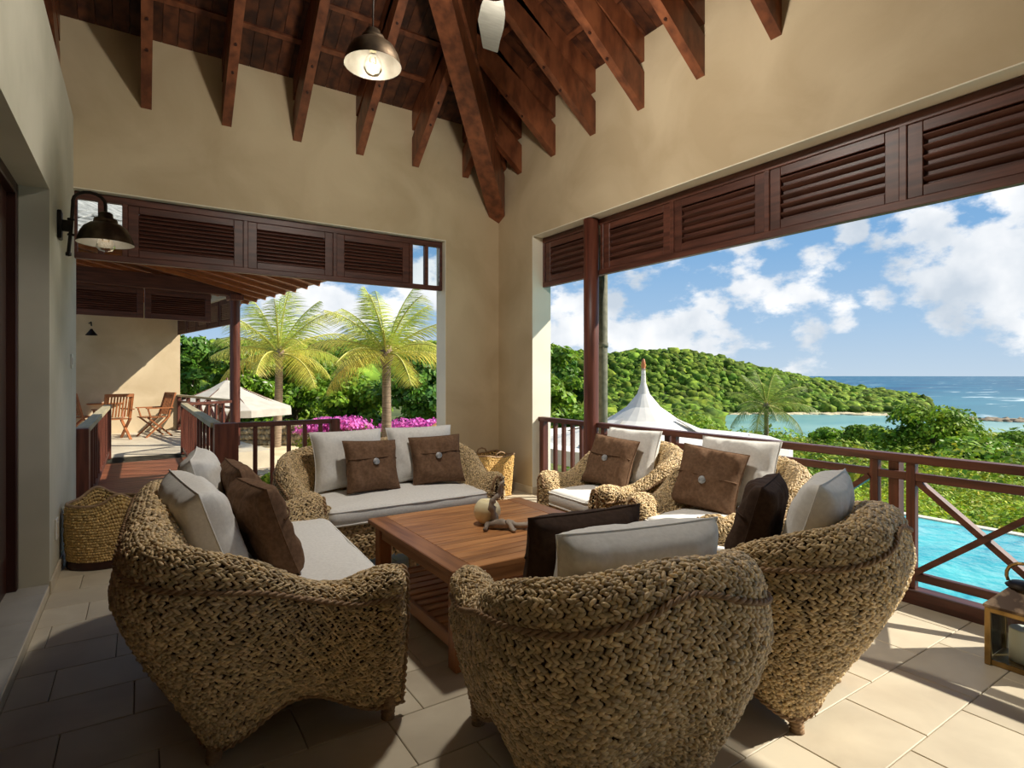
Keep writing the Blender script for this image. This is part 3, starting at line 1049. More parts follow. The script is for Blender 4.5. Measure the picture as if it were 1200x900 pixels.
slat_chair('folding_armchair', 'teak folding armchair nearest the far railing, seen side on', fwp(180, 13.1), FA + R(100))
slat_chair('folding_armchair', 'teak slatted chair with its back to the footbridge at the far table', fwp(132, 12.4), FA + R(12))
slat_chair('folding_armchair', 'teak chair half hidden at the left of the far table by the wall', fwp(98, 13.0), FA + R(-60), False)
slat_chair('folding_armchair', 'teak chair behind the far table against the cream wall', fwp(118, 15.0), FA + R(185), False)
tp = fwp(120, 13.9)
t_ = root('dining_table', 'round teak dining table on the far terrace', 'table', tp)
MB().lathe([(0, .71), (.58, .71), (.6, .725), (.58, .745), (0, .745)], tp, 32, False).build('table_top', M['chair_teak'], t_)
for k in range(4):
    a = PI / 4 + k * PI / 2
    MB().bar((tp[0] + .4 * math.cos(a), tp[1] + .4 * math.sin(a), 0), (tp[0] + .3 * math.cos(a), tp[1] + .3 * math.sin(a), .71), .05, .05).build('leg', M['chair_teak'], t_)

# ------------------------------------------------------------------ wall lamp, switch, socket on the left wall
sl_ = (XL, 5.1, 2.47)
wl = root('wall_lamp', 'dark bronze goose-neck wall lamp with bell shade and clear bulb', 'lamp', sl_)
MB().bbox(XL, XL + .025, 5.05, 5.15, 2.36, 2.56, .006).build('wall_plate', M['iron'], wl)
MB().bbox(XL + .02, XL + .075, 5.085, 5.115, 2.42, 2.5, .005).build('bracket', M['iron'], wl)
pts = [(XL + .06, 5.1, 2.27), (XL + .075, 5.1, 2.45), (XL + .085, 5.1, 2.62)]
for k in range(9):
    a = PI - k * PI / 8 * 1.02
    pts.append((XL + .18 + .095 * math.cos(a), 5.1, 2.645 + .075 * math.sin(a)))
pts.append((XL + .275, 5.1, 2.56))
MB().tube(pts, .0115, 8).build('arm', M['iron'], wl)
for zz in (2.40, 2.51):
    MB().lathe([(.012, -.008), (.022, -.006), (.022, .006), (.012, .008)], (XL + .074, 5.1, zz), 10).build('collar', M['iron'], wl)
MB().lathe([(0, -.025), (.018, -.02), (.018, .0), (.01, .01)], (XL + .06, 5.1, 2.27), 10).build('finial', M['iron'], wl)
sc_ = (XL + .275, 5.1, 2.36)


def shade(parent, c, s=1.0):
    pr = [(0, .235), (.03, .235), (.045, .225), (.05, .19), (.072, .185), (.076, .17), (.076, .152), (.1, .146), (.135, .118), (.16, .075), (.174, .03), (.178, .01), (.182, 0)]
    MB().lathe([(r_ * s, z * s) for r_, z in pr], c, 32).build('lamp_shade', M['bronze'], parent)
    pi_ = [(.180, .001), (.170, .03), (.155, .073), (.13, .114), (.09, .142), (.03, .15), (0, .15)]
    MB().lathe([(r_ * s, z * s) for r_, z in pi_], c, 32).build('shade_lining', M['shade_in'], parent)
    MB().lathe([(0, .15), (.022, .15), (.022, .085), (.0, .085)], c, 12).build('bulb_holder', M['wax'], parent)
    bl = MB().lathe([(.012, .09), (.02, .075), (.045, .045), (.06, .005), (.058, -.025), (.04, -.05), (.0, -.06)], c, 20).build('bulb', M['bulb'], parent)
    MB().tube([(c[0] - .012, c[1], c[2] + .08), (c[0] - .02, c[1], c[2] + .02), (c[0] + .02, c[1], c[2] + .02), (c[0] + .012, c[1], c[2] + .08)], .003, 5).build('filament', M['brass'], bl)


shade(wl, sc_, .98)


def bulb_or_fill_light(c, power, parent, rad=.05):
    ld = bpy.data.lights.new('bulb_or_fill_light', 'POINT')
    ld.energy = power
    ld.shadow_soft_size = rad
    ld.color = (1.0, .95, .88)
    lo = bpy.data.objects.new('bulb_or_fill_light', ld)
    lo.location = Vector(c) - parent.location
    link(lo, parent)
    return lo


bulb_or_fill_light((sc_[0], sc_[1], sc_[2] - .02), LAMP_W, wl)
o = root('light_switch', 'small grey light switch plate on the left wall near the opening', 'switch', (XL, 6.02, 1.5))
MB().bbox(XL, XL + .012, 5.98, 6.06, 1.46, 1.58, .003).build('cover_plate', M['plastic'], o)
MB().bbox(XL + .012, XL + .018, 6.0, 6.04, 1.49, 1.55, .002).build('rocker', M['plastic'], o)
o = root('wall_socket', 'white wall socket low on the left wall above the skirting', 'socket', (XL, 4.98, .3))
MB().bbox(XL, XL + .012, 4.93, 5.03, .28, .42, .003).build('cover_plate', M['plastic'], o)
MB().bbox(XL + .012, XL + .015, 4.955, 5.005, .31, .39, .001).build('outlet_face', M['skirting'], o)

# pendant lamp
pc = at(437, 3.62)
pc = (pc[0], pc[1], 3.37)
pl = root('pendant_lamp', 'dark metal pendant lamp hanging from the rafters', 'lamp', (pc[0], pc[1], 3.37))
shade(pl, pc, .99)
bulb_or_fill_light((pc[0], pc[1], pc[2] - .03), LAMP_P, pl)
MB().tube([(pc[0], pc[1], 3.59), (pc[0] + .01, pc[1], 4.2), (pc[0], pc[1], 6.1)], .005, 6).build('cord', M['iron'], pl)

# ceiling fan
fc = at(580, 3.45)
FZ = 3.93
cf = root('ceiling_fan', 'pale blade ceiling fan hanging under the roof peak', 'fan', (fc[0], fc[1], FZ))
MB().lathe([(0, -.1), (.06, -.095), (.1, -.05), (.1, .08), (.05, .13), (.02, .15), (.02, 2.2)], (fc[0], fc[1], FZ), 20).build('motor_housing', M['bronze'], cf)
gl_ = (fc[0], fc[1], FZ - .13)  # globe and lamp added under the fan, out of view, to brighten the room
MB().lathe([(.07, .09), (.115, .05), (.135, 0), (.12, -.05), (.07, -.085), (0, -.1)], gl_, 20).build('added_fill_globe', M['bulb'], cf)
bulb_or_fill_light(gl_, FAN_FILL, cf, .12)
fwd = Vector(raydir(562)).normalized()
fa = math.atan2(fwd.y, fwd.x)
for k in range(4):
    a = fa + k * PI / 2
    prof = [(.14, -.035, .035), (.24, -.06, .05), (.36, -.085, .085), (.48, -.08, .105), (.6, -.06, .085), (.7, -.05, .07), (.72, -.045, .065)]
    top, fs = [], []
    for r_, w0, w1 in prof:
        r_ *= 1.35
        for ww in (w0, w1):
            top.append((r_, ww, .03 * ww / .1))
    nn = len(top)
    vs = top + [(p[0], p[1], p[2] - .008) for p in top]
    for i in range(len(prof) - 1):
        b_ = 2 * i
        fs += [(b_, b_ + 2, b_ + 3, b_ + 1), (nn + b_, nn + b_ + 1, nn + b_ + 3, nn + b_ + 2), (b_, nn + b_, nn + b_ + 2, b_ + 2), (b_ + 1, b_ + 3, nn + b_ + 3, nn + b_ + 1)]
    fs += [(0, 1, nn + 1, nn), (nn - 2, 2 * nn - 2, 2 * nn - 1, nn - 1)]
    bl = MB().add(vs, fs).build('fan_blade', M['fan'], cf, True)
    bl.rotation_euler = (0, 0, a)
    MB().bar((.08, 0, 0), (.2, 0, 0), .05, .012).build('blade_bracket', M['bronze'], bl, True)

# ------------------------------------------------------------------ weave: braided knots over a surface
def ellipsoid(nu=6, nv=4):
    V = [(1.0, 0, 0)]
    for j in range(1, nv):
        a = PI * j / nv
        for k in range(nu):
            b_ = 2 * PI * k / nu
            V.append((math.cos(a), math.sin(a) * math.cos(b_), math.sin(a) * math.sin(b_)))
    V.append((-1.0, 0, 0))
    F = []
    for k in range(nu):
        F.append((0, 1 + k, 1 + (k + 1) % nu))
    for j in range(nv - 2):
        for k in range(nu):
            a, b_ = 1 + j * nu + k, 1 + j * nu + (k + 1) % nu
            F += [(a, a + nu, b_ + nu), (a, b_ + nu, b_)]
    last = len(V) - 1
    s = 1 + (nv - 2) * nu
    for k in range(nu):
        F.append((last, s + (k + 1) % nu, s + k))
    return np.array(V), np.array(F)


KV, KF = ellipsoid()


def knots(P, N_, T, B, la, lb, thick, tilt, tints):
    """P,N,T,B (n,3); la, lb half sizes (n,), tilt (n,)"""
    n = len(P)
    ct, st = np.cos(tilt)[:, None], np.sin(tilt)[:, None]
    A = T * ct + B * st
    Bq = -T * st + B * ct
    V = (P[:, None, :] + KV[None, :, 0:1] * (A * la[:, None])[:, None, :] + KV[None, :, 1:2] * (Bq * lb[:, None])[:, None, :]
         + KV[None, :, 2:3] * (N_ * thick[:, None])[:, None, :])
    nk = len(KV)
    F = KF[None] + (np.arange(n) * nk)[:, None, None]
    tint = np.repeat(tints, nk, axis=0)
    return V.reshape(-1, 3), F.reshape(-1, 3), tint


def unit(a):
    return a / np.maximum(np.linalg.norm(a, axis=-1, keepdims=True), 1e-9)


def weave_surface(surf, nu, nv, base_tint, var=.22, tilt=.5, seed=1, gap=1.0, flip=1.0, thickf=.5, strands=2):
    """surf(u, v) vectorised -> (n,3); rows along u. Two slanted strands to a row."""
    rg = np.random.default_rng(seed)
    us, vs, tl = [], [], []
    for j in range(nv):
        for s_ in range(strands):
            vv = (j + (s_ + .5) / strands) / nv
            u_ = (np.arange(nu) + (.5 if (j % 2) else 0.0) + .25) / (nu + .5)
            us.append(u_); vs.append(np.full(nu, vv)); tl.append(np.full(nu, (tilt if s_ == 0 else -tilt)))
    u_, v_, tl = np.concatenate(us), np.concatenate(vs), np.concatenate(tl)
    u_ = np.clip(u_ + rg.normal(0, .0012, len(u_)), 0, 1)
    e = 1e-3
    P = surf(u_, v_)
    Tu = (surf(np.clip(u_ + e, 0, 1), v_) - surf(np.clip(u_ - e, 0, 1), v_)) / (np.clip(u_ + e, 0, 1) - np.clip(u_ - e, 0, 1))[:, None]
    Tv = (surf(u_, np.clip(v_ + e, 0, 1)) - surf(u_, np.clip(v_ - e, 0, 1))) / (np.clip(v_ + e, 0, 1) - np.clip(v_ - e, 0, 1))[:, None]
    N_ = unit(np.cross(Tu, Tv)) * flip
    T = unit(Tu)
    B = unit(np.cross(N_, T))
    la = np.linalg.norm(Tu, axis=1) / nu * .70
    lb = np.linalg.norm(Tv, axis=1) / (nv * strands) * .62
    la = np.clip(la, .003, .035); lb = np.clip(lb, .003, .02)
    th = np.maximum(lb, .006) * thickf * 2 * (1 + rg.normal(0, .12, len(P)))
    P = P + N_ * (rg.normal(0, .0022, len(P)))[:, None]
    tl = tl + rg.normal(0, .16, len(P))
    g = 1 + rg.normal(0, var, len(P))
    g = np.clip(g, .45, 1.35)
    tints = np.array(base_tint)[None] * g[:, None]
    tints[:, 2] *= 1 - rg.uniform(0, .12, len(P))
    return knots(P, N_, T, B, la * (1 + rg.normal(0, .08, len(P))), lb, th, tl, tints)


def grid_mesh(surf, nu, nv, off=0.0, flip=1.0):
    u_, v_ = np.meshgrid(np.linspace(0, 1, nu), np.linspace(0, 1, nv), indexing='ij')
    uf, vf = u_.ravel(), v_.ravel()
    e = 1e-3
    P = surf(uf, vf)
    Tu = surf(np.clip(uf + e, 0, 1), vf) - surf(np.clip(uf - e, 0, 1), vf)
    Tv = surf(uf, np.clip(vf + e, 0, 1)) - surf(uf, np.clip(vf - e, 0, 1))
    P = P + unit(np.cross(Tu, Tv)) * flip * off
    idx = np.arange(nu * nv).reshape(nu, nv)
    F = np.stack([idx[:-1, :-1], idx[1:, :-1], idx[1:, 1:], idx[:-1, 1:]], -1).reshape(-1, 4)
    return P, F


# ------------------------------------------------------------------ wicker seats
def smooth01(x):
    x = np.clip(x, 0, 1); return x * x * (3 - 2 * x)


def make_seat_surface(a, f=.36, b=.32, rc=.20):
    """U-shaped shell of a tub seat; a = half width of the footprint"""
    # plan path
    pts, nrm = [], []
    L1 = f + b - rc
    for t in np.linspace(0, 1, 40):
        pts.append((a, f - L1 * t)); nrm.append((1, 0))
    for t in np.linspace(0, 1, 30)[1:]:
        an = -t * PI / 2
        pts.append((a - rc + rc * math.cos(an), -b + rc + rc * math.sin(an))); nrm.append((math.cos(an), math.sin(an)))
    nb = 40
    for t in np.linspace(0, 1, nb)[1:]:
        pts.append((a - rc - 2 * (a - rc) * t, -b)); nrm.append((0, -1))
    for t in np.linspace(0, 1, 30)[1:]:
        an = -PI / 2 - t * PI / 2
        pts.append((-a + rc + rc * math.cos(an), -b + rc + rc * math.sin(an))); nrm.append((math.cos(an), math.sin(an)))
    for t in np.linspace(0, 1, 40)[1:]:
        pts.append((-a, -b + rc + L1 * t)); nrm.append((-1, 0))
    pts, nrm = np.array(pts), np.array(nrm, dtype=float)
    # soften the change of direction
    for _ in range(6):
        nrm[1:-1] = (nrm[:-2] + nrm[1:-1] * 2 + nrm[2:]) / 4
    nrm = unit(nrm)
    # spacing measured at the bulge
    wide = pts + nrm * .18
    cum = np.concatenate([[0], np.cumsum(np.linalg.norm(np.diff(wide, axis=0), axis=1))])
    plen = cum[-1]
    cap = .13
    tot = plen + 2 * cap
    NV = 90
    vs = np.linspace(0, 1, NV)
    cols = 160
    grid = np.zeros((cols, NV, 3))
    for i in range(cols):
        q = i / (cols - 1) * tot - cap
        qq = min(max(q, 0), plen)
        p = np.array([np.interp(qq, cum, pts[:, k]) for k in range(2)])
        n = unit(np.array([np.interp(qq, cum, nrm[:, k]) for k in range(2)]))
        y = p[1]
        beta = float(smooth01((.20 - y) / .46))
        h = .605 + (.868 - .605) * beta ** 1.15 + .03 * float(smooth01((y - .18) / .18)) - .07 * beta * (abs(p[0]) / a) ** 2.5
        fo = .10 + .145 * beta
        ro = .035 + .115 * beta
        # skirt: low at the feet, arched between them
        s_side = abs(p[0]) / a
        zb = .2
        for lx, ly, dd in ((a, f, .32), (a - .0586, -b + .0586, .30)):
            dist = math.hypot(abs(p[0]) - lx, y - ly)
            zb = min(zb, .05 + .135 * float(smooth01(dist / dd)))
        ctl = np.array([(-.015, zb), (.30 * fo, .5 * zb + .5 * .47 * h), (.72 * fo, .50 * h), (fo, .72 * h), (fo - .012, h - .12),
                        (ro + .055, h - .035), (ro - .015, h), (ro - .085, h - .035), (ro - .125 - .01, h - .12),
                        (-.115 + .06 * beta, .5 * (h + .40)), (-.12, .38)])
        # Catmull-Rom through the control points
        ext = np.vstack([2 * ctl[0] - ctl[1], ctl, 2 * ctl[-1] - ctl[-2]])
        seg = []
        for k in range(len(ctl) - 1):
            p0, p1, p2, p3 = ext[k:k + 4]
            for t in np.linspace(0, 1, 10)[:-1]:
                seg.append(.5 * ((2 * p1) + (-p0 + p2) * t + (2 * p0 - 5 * p1 + 4 * p2 - p3) * t * t + (-p0 + 3 * p1 - 3 * p2 + p3) * t ** 3))
        seg.append(ctl[-1])
        seg = np.array(seg)
        cl = np.concatenate([[0], np.cumsum(np.linalg.norm(np.diff(seg, axis=0), axis=1))])
        o = np.interp(vs * cl[-1], cl, seg[:, 0]); z = np.interp(vs * cl[-1], cl, seg[:, 1])
        fwd_ = 0.0
        if q < 0 or q > plen:
            over = (-q if q < 0 else q - plen) / cap
            ph = over * PI / 2 * .97
            oc = -.02
            o = oc + (o - oc) * math.cos(ph)
            zt = z.max()
            z = z - (1 - math.cos(ph)) * .05 * smooth01((z - .25) / .3)
            fwd_ = .085 * math.sin(ph)
        grid[i, :, 0] = p[0] + n[0] * o * (1 - .42 * beta)
        grid[i, :, 1] = p[1] + n[1] * o + fwd_
        grid[i, :, 2] = z
    gi = np.linspace(0, 1, cols)

    def surf(u_, v_):
        fu = np.clip(u_, 0, 1) * (cols - 1); fv = np.clip(v_, 0, 1) * (NV - 1)
        iu = np.minimum(fu.astype(int), cols - 2); iv = np.minimum(fv.astype(int), NV - 2)
        du, dv = (fu - iu)[:, None], (fv - iv)[:, None]
        return (grid[iu, iv] * (1 - du) * (1 - dv) + grid[iu + 1, iv] * du * (1 - dv) + grid[iu, iv + 1] * (1 - du) * dv + grid[iu + 1, iv + 1] * du * dv)
    return surf, tot, a, f


def twist(surf_pts, rad, name, m, parent, turns_per_m=18, strands=2, n=5):
    """a twisted cord along a polyline (array of points, normals)"""
    P, Nn = surf_pts
    P = np.array(P); Nn = np.array(Nn)
    T = unit(np.gradient(P, axis=0)); B = unit(np.cross(Nn, T))
    cum = np.concatenate([[0], np.cumsum(np.linalg.norm(np.diff(P, axis=0), axis=1))])
    mb = MB()
    for s in range(strands):
        ph = cum * turns_per_m * 2 * PI + s * 2 * PI / strands
        Q = P + (Nn * np.cos(ph)[:, None] + B * np.sin(ph)[:, None]) * rad * .8
        mb.tube([tuple(q) for q in Q], rad, n)
    return mb.build(name, m, parent, True)


def surf_line(surf, us, vs, off=.006):
    us, vs = np.asarray(us), np.asarray(vs)
    e = 2e-3
    P = surf(us, vs)
    Tu = surf(np.clip(us + e, 0, 1), vs) - surf(np.clip(us - e, 0, 1), vs)
    Tv = surf(us, np.clip(vs + e, 0, 1)) - surf(us, np.clip(vs - e, 0, 1))
    N_ = unit(np.cross(Tu, Tv)) * FLIP
    return P + N_ * off, N_


FLIP = -1.0
TINT = (.82, .745, .635)


def rounded_cushion(x0, x1, y0, y1, z0, z1, name, m, parent, rad=.045, puff=.018, seed=0):
    nx, ny_ = max(8, int((x1 - x0) / .04)), max(8, int((y1 - y0) / .04))
    # superellipsoid-like box built from a closed grid: top, bottom and rounded sides
    mb = MB()
    prof = []
    for k in range(7):
        a = -PI / 2 + PI * k / 6
        prof.append((rad * (math.cos(a) - 1), (z0 + z1) / 2 + ((z1 - z0) / 2 - rad) * (1 if a > 0 else -1 if a < 0 else 0) + rad * math.sin(a)))
    cor = .07
    ring0 = []
    for (cx, cy, a0) in ((x1 - cor, y1 - cor, 0), (x0 + cor, y1 - cor, PI / 2), (x0 + cor, y0 + cor, PI), (x1 - cor, y0 + cor, 1.5 * PI)):
        for k in range(5):
            a = a0 + k * PI / 8
            ring0.append((cx, cy, math.cos(a), math.sin(a)))
    # subdivide straight runs
    ring = []
    for i, r0 in enumerate(ring0):
        ring.append(r0)
        r1 = ring0[(i + 1) % len(ring0)]
        dist = math.hypot(r1[0] - r0[0], r1[1] - r0[1])
        if dist > .1:
            m_ = int(dist / .05)
            for k in range(1, m_):
                t = k / m_
                ring.append((r0[0] + (r1[0] - r0[0]) * t, r0[1] + (r1[1] - r0[1]) * t, r0[2], r0[3]))
    n = len(ring)
    vs = []
    cxm, cym = (x0 + x1) / 2, (y0 + y1) / 2

    def wob(x, y, z):
        return mnoise.noise((x * 6 + seed, y * 6, z * 8)) * .005
    levels = []
    for s in (.25, .55, .8, .94):
        levels.append((s, z0))
    for o, z in prof:
        levels.append((o, z, 'p'))
    for s in (.94, .8, .55, .25):
        levels.append((s, z1))
    for lv in levels:
        for (cx, cy, nx_, ny2) in ring:
            X, Y = cx + nx_ * cor, cy + ny2 * cor
            if len(lv) == 3:
                X, Y, Z = X + nx_ * lv[0], Y + ny2 * lv[0], lv[1]
            else:
                X, Y = X - nx_ * rad, Y - ny2 * rad
                X, Y = cxm + (X - cxm) * lv[0], cym + (Y - cym) * lv[0]
                Z = lv[1]
                if Z == z1: Z += puff * (1 - lv[0] ** 2)
            w_ = wob(X, Y, Z)
            vs.append((X + nx_ * w_, Y + ny2 * w_, Z + w_))
    fs = []
    for i in range(len(levels) - 1):
        for k in range(n):
            a, b_ = i * n + k, i * n + (k + 1) % n
            fs.append((a, b_, b_ + n, a + n))
    fs.append(tuple(range(n))[::-1]); fs.append(tuple((len(levels) - 1) * n + k for k in range(n)))
    mb.add(vs, fs, True)
    cu = mb.build(name, m, parent, True)
    # piping along the upper and lower edge
    for zz in (z1 - rad * .45, z0 + rad * .45):
        pts = [(cx + nx_ * (cor - .006), cy + ny2 * (cor - .006), zz) for (cx, cy, nx_, ny2) in ring]
        pts.append(pts[0])
        MB().tube(pts, .0055, 6).build('piping', M['canvas'], cu, True)
    return cu


def make_seat(kind, nu, nv):
    a = .335 if kind == 'arm' else .69
    surf, tot, a, f = make_seat_surface(a)
    name = 'wicker_armchair' if kind == 'arm' else 'wicker_loveseat'
    o = root(name, '', 'armchair' if kind == 'arm' else 'sofa')
    V, F, tn = weave_surface(surf, nu, nv, TINT, seed=3 if kind == 'arm' else 4, flip=FLIP)
    me = np_mesh('shell_weave', V, F, M['weave'], tn, True)
    w_ = link(bpy.data.objects.new('shell_weave', me), o); w_['kind'] = 'stuff'
    P, F4 = grid_mesh(surf, 90, 44, -.008, FLIP)
    link(bpy.data.objects.new('shell_core', np_mesh('shell_core', P, F4, M['weave_core'], None, True)), o)
    # front apron
    xi = a - .045

    def ap(u_, v_):
        x = -xi + 2 * xi * u_
        arch = .145 - .05 * np.abs(2 * u_ - 1) ** 3
        z = arch + (.395 - arch) * v_
        y = f + .035 + .03 * np.sin(v_ * PI) + .0 * x
        return np.stack([x, y, z], -1)
    nua = max(6, int(2 * xi / .034)); nva = 8
    V, F, tn = weave_surface(ap, nua, nva, TINT, seed=9, flip=-1.0)
    # apron faces +y: cross(Tu=+x, Tv=+z) = -y, so flip
    me = np_mesh('apron_weave', V, F, M['weave'], tn, True)
    w_ = link(bpy.data.objects.new('apron_weave', me), o); w_['kind'] = 'stuff'
    P, F4 = grid_mesh(ap, 16, 10, -.008, -1.0)
    link(bpy.data.objects.new('apron_core', np_mesh('apron_core', P, F4, M['weave_core'])), o)
    # seat platform
    MB().bbox(-a - .02, a + .02, -.3, f + .03, .34, .385, .01).build('seat_platform', M['weave_core'], o, True)
    # trims: cord along the outer rim, cord down each arm front, cord along the skirt
    us = np.linspace(.03, .97, 420)
    twist(surf_line(surf, us, np.full_like(us, .505), .008), .0065, 'rim_cord', M['trim'], o)
    vv = np.linspace(0.02, .8, 120)
    for uu in (.012, .988):
        twist(surf_line(surf, np.full_like(vv, uu), vv, .007), .0065, 'arm_front_cord', M['trim'], o)
    us = np.linspace(.0, 1.0, 300)
    twist(surf_line(surf, us, np.full_like(us, .004), .004), .006, 'skirt_cord', M['trim'], o)
    # legs
    legs = [(a - .02, f + .02), (-a + .02, f + .02), (a - .075, -.25), (-a + .075, -.25)]
    if kind != 'arm':
        legs += [(0, f + .03), (0, -.28)]
    prof = [(0, 0), (.028, 0)]
    z = .0
    while z < .12:
        rr = .022 + .07 * z
        prof += [(rr, z + .003), (rr + .006, z + .008), (rr, z + .013)]
        z += .0145
    prof.append((0, z))
    lg = MB().lathe(prof, (0, 0, 0), 14).mesh('leg'); lg.materials.append(M['trim'])
    for (x, y) in legs:
        inst('leg', lg, o, (x, y, 0), (R(-6) if y < 0 else 0, 0, 0))
    # seat cushion
    rounded_cushion(-a + .075 - .01, a - .075 + .01, -.27, f + .085, .385, .515, 'seat_cushion', M['canvas'], o, seed=a * 10)
    return o


arm0 = make_seat('arm', 122, 58)
lov0 = make_seat('love', 160, 58)


def place(src, used, loc, rz, label, group):
    o = src if not used[0] else copy_tree(src)
    used[0] = True
    o.location = (loc[0], loc[1], 0)
    o.rotation_euler = (0, 0, rz)
    o['label'] = label
    o['group'] = group
    return o


# local +y is the way a seat faces
UA, UL = [False], [False]
SEAT = {}
GA, GL = 'wicker armchairs around the coffee table', 'wicker loveseats around the coffee table'
for key, loc, az, label in (
        ('C', (1.37, 1.555), 12, 'chunky woven wicker armchair in the foreground with its back to the viewer'),
        ('D', (2.36, 1.56), -13, 'chunky woven wicker armchair at the right front, in the sun beside the lantern'),
        ('B', (3.09, 2.31), -93, 'wicker armchair by the railing, nearer of the two under the crossed braces'),
        ('A', (3.08, 3.29), -88, 'wicker armchair by the railing next to the round dark column')):
    SEAT[key] = place(arm0, UA, loc, -R(az), label, GA)
SEAT['L'] = place(lov0, UL, (.51, 2.985), -R(93), 'chunky woven wicker loveseat at the left with its back to the cream wall', GL)
SEAT['S'] = place(lov0, UL, (1.64, 4.20), R(180), 'wicker loveseat at the far side of the coffee table before the garden opening', GL)


SEAT['L'].scale = (1.1, 1, 1)


# ------------------------------------------------------------------ pillows
def pillow_mesh(w_, h_, d_, seed, m, wr=.012):
    n = 30
    V = []
    for side in (1, -1):
        for j in range(n + 1):
            for i in range(n + 1):
                x, y = -1 + 2 * i / n, -1 + 2 * j / n
                th = (max(0, (1 - x ** 4)) * max(0, (1 - y ** 4))) ** .46
                px = x * (w_ / 2) * (1 - .09 * (1 - y * y) * abs(x) ** 1.5)
                pz = y * (h_ / 2) * (1 - .09 * (1 - x * x) * abs(y) ** 1.5)
                wn = mnoise.noise((x * 1.6 + seed, y * 1.6, side * .7)) * wr * 1.6 + mnoise.noise((x * 5 + seed, y * 2.6, side)) * wr * .8
                pleat = mnoise.noise((x * 9 + seed * 3, y * 1.2, side * 2)) * wr * .7 * abs(y) ** 2
                py = side * (d_ / 2 * th + (wn + pleat) * min(1, th * 1.6))
                if th < 1e-6:
                    py = 0.0
                pz -= .012 * x * x * (1 if y > 0 else 0)
                V.append((px, py, pz + h_ / 2))
    F = []
    st = (n + 1) * (n + 1)
    for s in range(2):
        for j in range(n):
            for i in range(n):
                a = s * st + j * (n + 1) + i
                q = (a, a + 1, a + n + 2, a + n + 1)
                F.append(q[::-1] if s == 0 else q)
    me = bpy.data.meshes.new('pillow')
    me.from_pydata(V, [], F)
    me.polygons.foreach_set('use_smooth', [True] * len(F))
    me.update()
    me.materials.append(m)
    return me


def pillow(seat, x, y, z, size, tilt, roll, yaw, label, brown=None, seed=0, d=.17, group=None, fy=.6):
    """placed in the seat's own frame; tilt leans the top backwards"""
    m = M['linen'] if brown is None else M[brown]
    me = pillow_mesh(size[0], size[1], d, seed, m, .012 if brown is None else .016)
    s = SEAT[seat]
    o = bpy.data.objects.new('scatter_cushion', me)
    C.objects.link(o)
    mat4 = Matrix.Translation(s.location) @ Matrix.Rotation(s.rotation_euler[2], 4, 'Z') @ Matrix.Translation((x, y, z)) @ Matrix.Rotation(R(yaw), 4, 'Z') @ Matrix.Rotation(R(tilt), 4, 'X') @ Matrix.Rotation(R(roll), 4, 'Y')
    o.location = mat4.to_translation()
    o.rotation_euler = mat4.to_euler()
    tag(o, label, 'cushion', group)
    # piped edge
    w_, h_ = size
    e = []
    n = 14
    def edge(xx, yy):
        return (xx * (w_ / 2) * (1 - .09 * (1 - yy * yy) * abs(xx) ** 1.5), 0, yy * (h_ / 2) * (1 - .09 * (1 - xx * xx) * abs(yy) ** 1.5) - (.012 * xx * xx if yy > 0 else 0) + h_ / 2)
    for k in range(n): e.append(edge(-1 + 2 * k / n, -1))
    for k in range(n): e.append(edge(1, -1 + 2 * k / n))
    for k in range(n): e.append(edge(1 - 2 * k / n, 1))
    for k in range(n + 1): e.append(edge(-1, 1 - 2 * k / n))
    MB().tube(e, .0035, 6).build('seam', m, o, True)
    if brown is not None:
        zf = h_ * fy
        # flap edge: a folded strip across the front, and a shell button on a cord
        row = []
        for k in range(25):
            xx = -.97 + 1.94 * k / 24
            yy = zf / (h_ / 2) - 1
            th = (max(0, 1 - xx ** 4) * max(0, 1 - yy ** 4)) ** .55
            row.append((xx * w_ / 2 * .93, d / 2 * th + .003 + mnoise.noise((xx * 2 + seed, 0, 0)) * .004, zf + .006 * math.sin(xx * 3 + seed)))
        MB().tube(row, .0045, 6).build('flap_edge', m, o, True)
        bt = MB().lathe([(0, .0), (.024, 0), (.026, .005), (.02, .011), (.006, .009), (0, .009)], (0, 0, 0), 16).build('button', M['button'], o, True)
        bt.location = (0, d / 2 + .006, zf - .03); bt.rotation_euler = (-PI / 2, 0, 0)
        MB().tube([(0, d / 2 + .004, zf), (.004, d / 2 + .012, zf - .015), (0, d / 2 + .01, zf - .03)], .003, 5).build('button_cord', M['piping'], o, True)
    return o


GP, GB = 'cream back cushions', 'brown buttoned cushions'
ZS = .527
# far loveseat (its +x is to the left in the picture)
pillow('S', .27, -.14, ZS, (.58, .47), 16, 0, 4, 'left cream cushion on the far loveseat', None, 1, .18, GP)
pillow('S', -.33, -.14, ZS, (.58, .47), 15, 0, -3, 'right cream cushion on the far loveseat, next to the corner pillar', None, 2, .18, GP)
pillow('S', .17, .08, ZS, (.43, .41), 20, -3, 6, 'left brown buttoned cushion on the far loveseat', 'brown', 3, .15, GB)
pillow('S', -.38, .05, ZS, (.43, .41), 20, 2, -12, 'right brown buttoned cushion on the far loveseat', 'brown', 4, .15, GB)
# near-left loveseat (its +x is towards the viewer)
pillow('L', .14, -.20, ZS, (.56, .46), 20, 3, 10, 'cream cushion on the left loveseat nearer the viewer, corner poking up', None, 5, .22, GP)
pillow('L', -.36, -.17, ZS, (.58, .50), 15, 0, -4, 'farther cream cushion on the left loveseat', None, 6, .2, GP)
pillow('L', .17, .05, ZS, (.46, .43), 20, 0, 12, 'brown cushion on the left loveseat nearest the viewer', 'brown', 7, .17, GB)
pillow('L', -.2, .0, ZS, (.46, .46), 17, 0, 4, 'brown cushion on the left loveseat behind the nearest one', 'brown', 8, .16, GB)
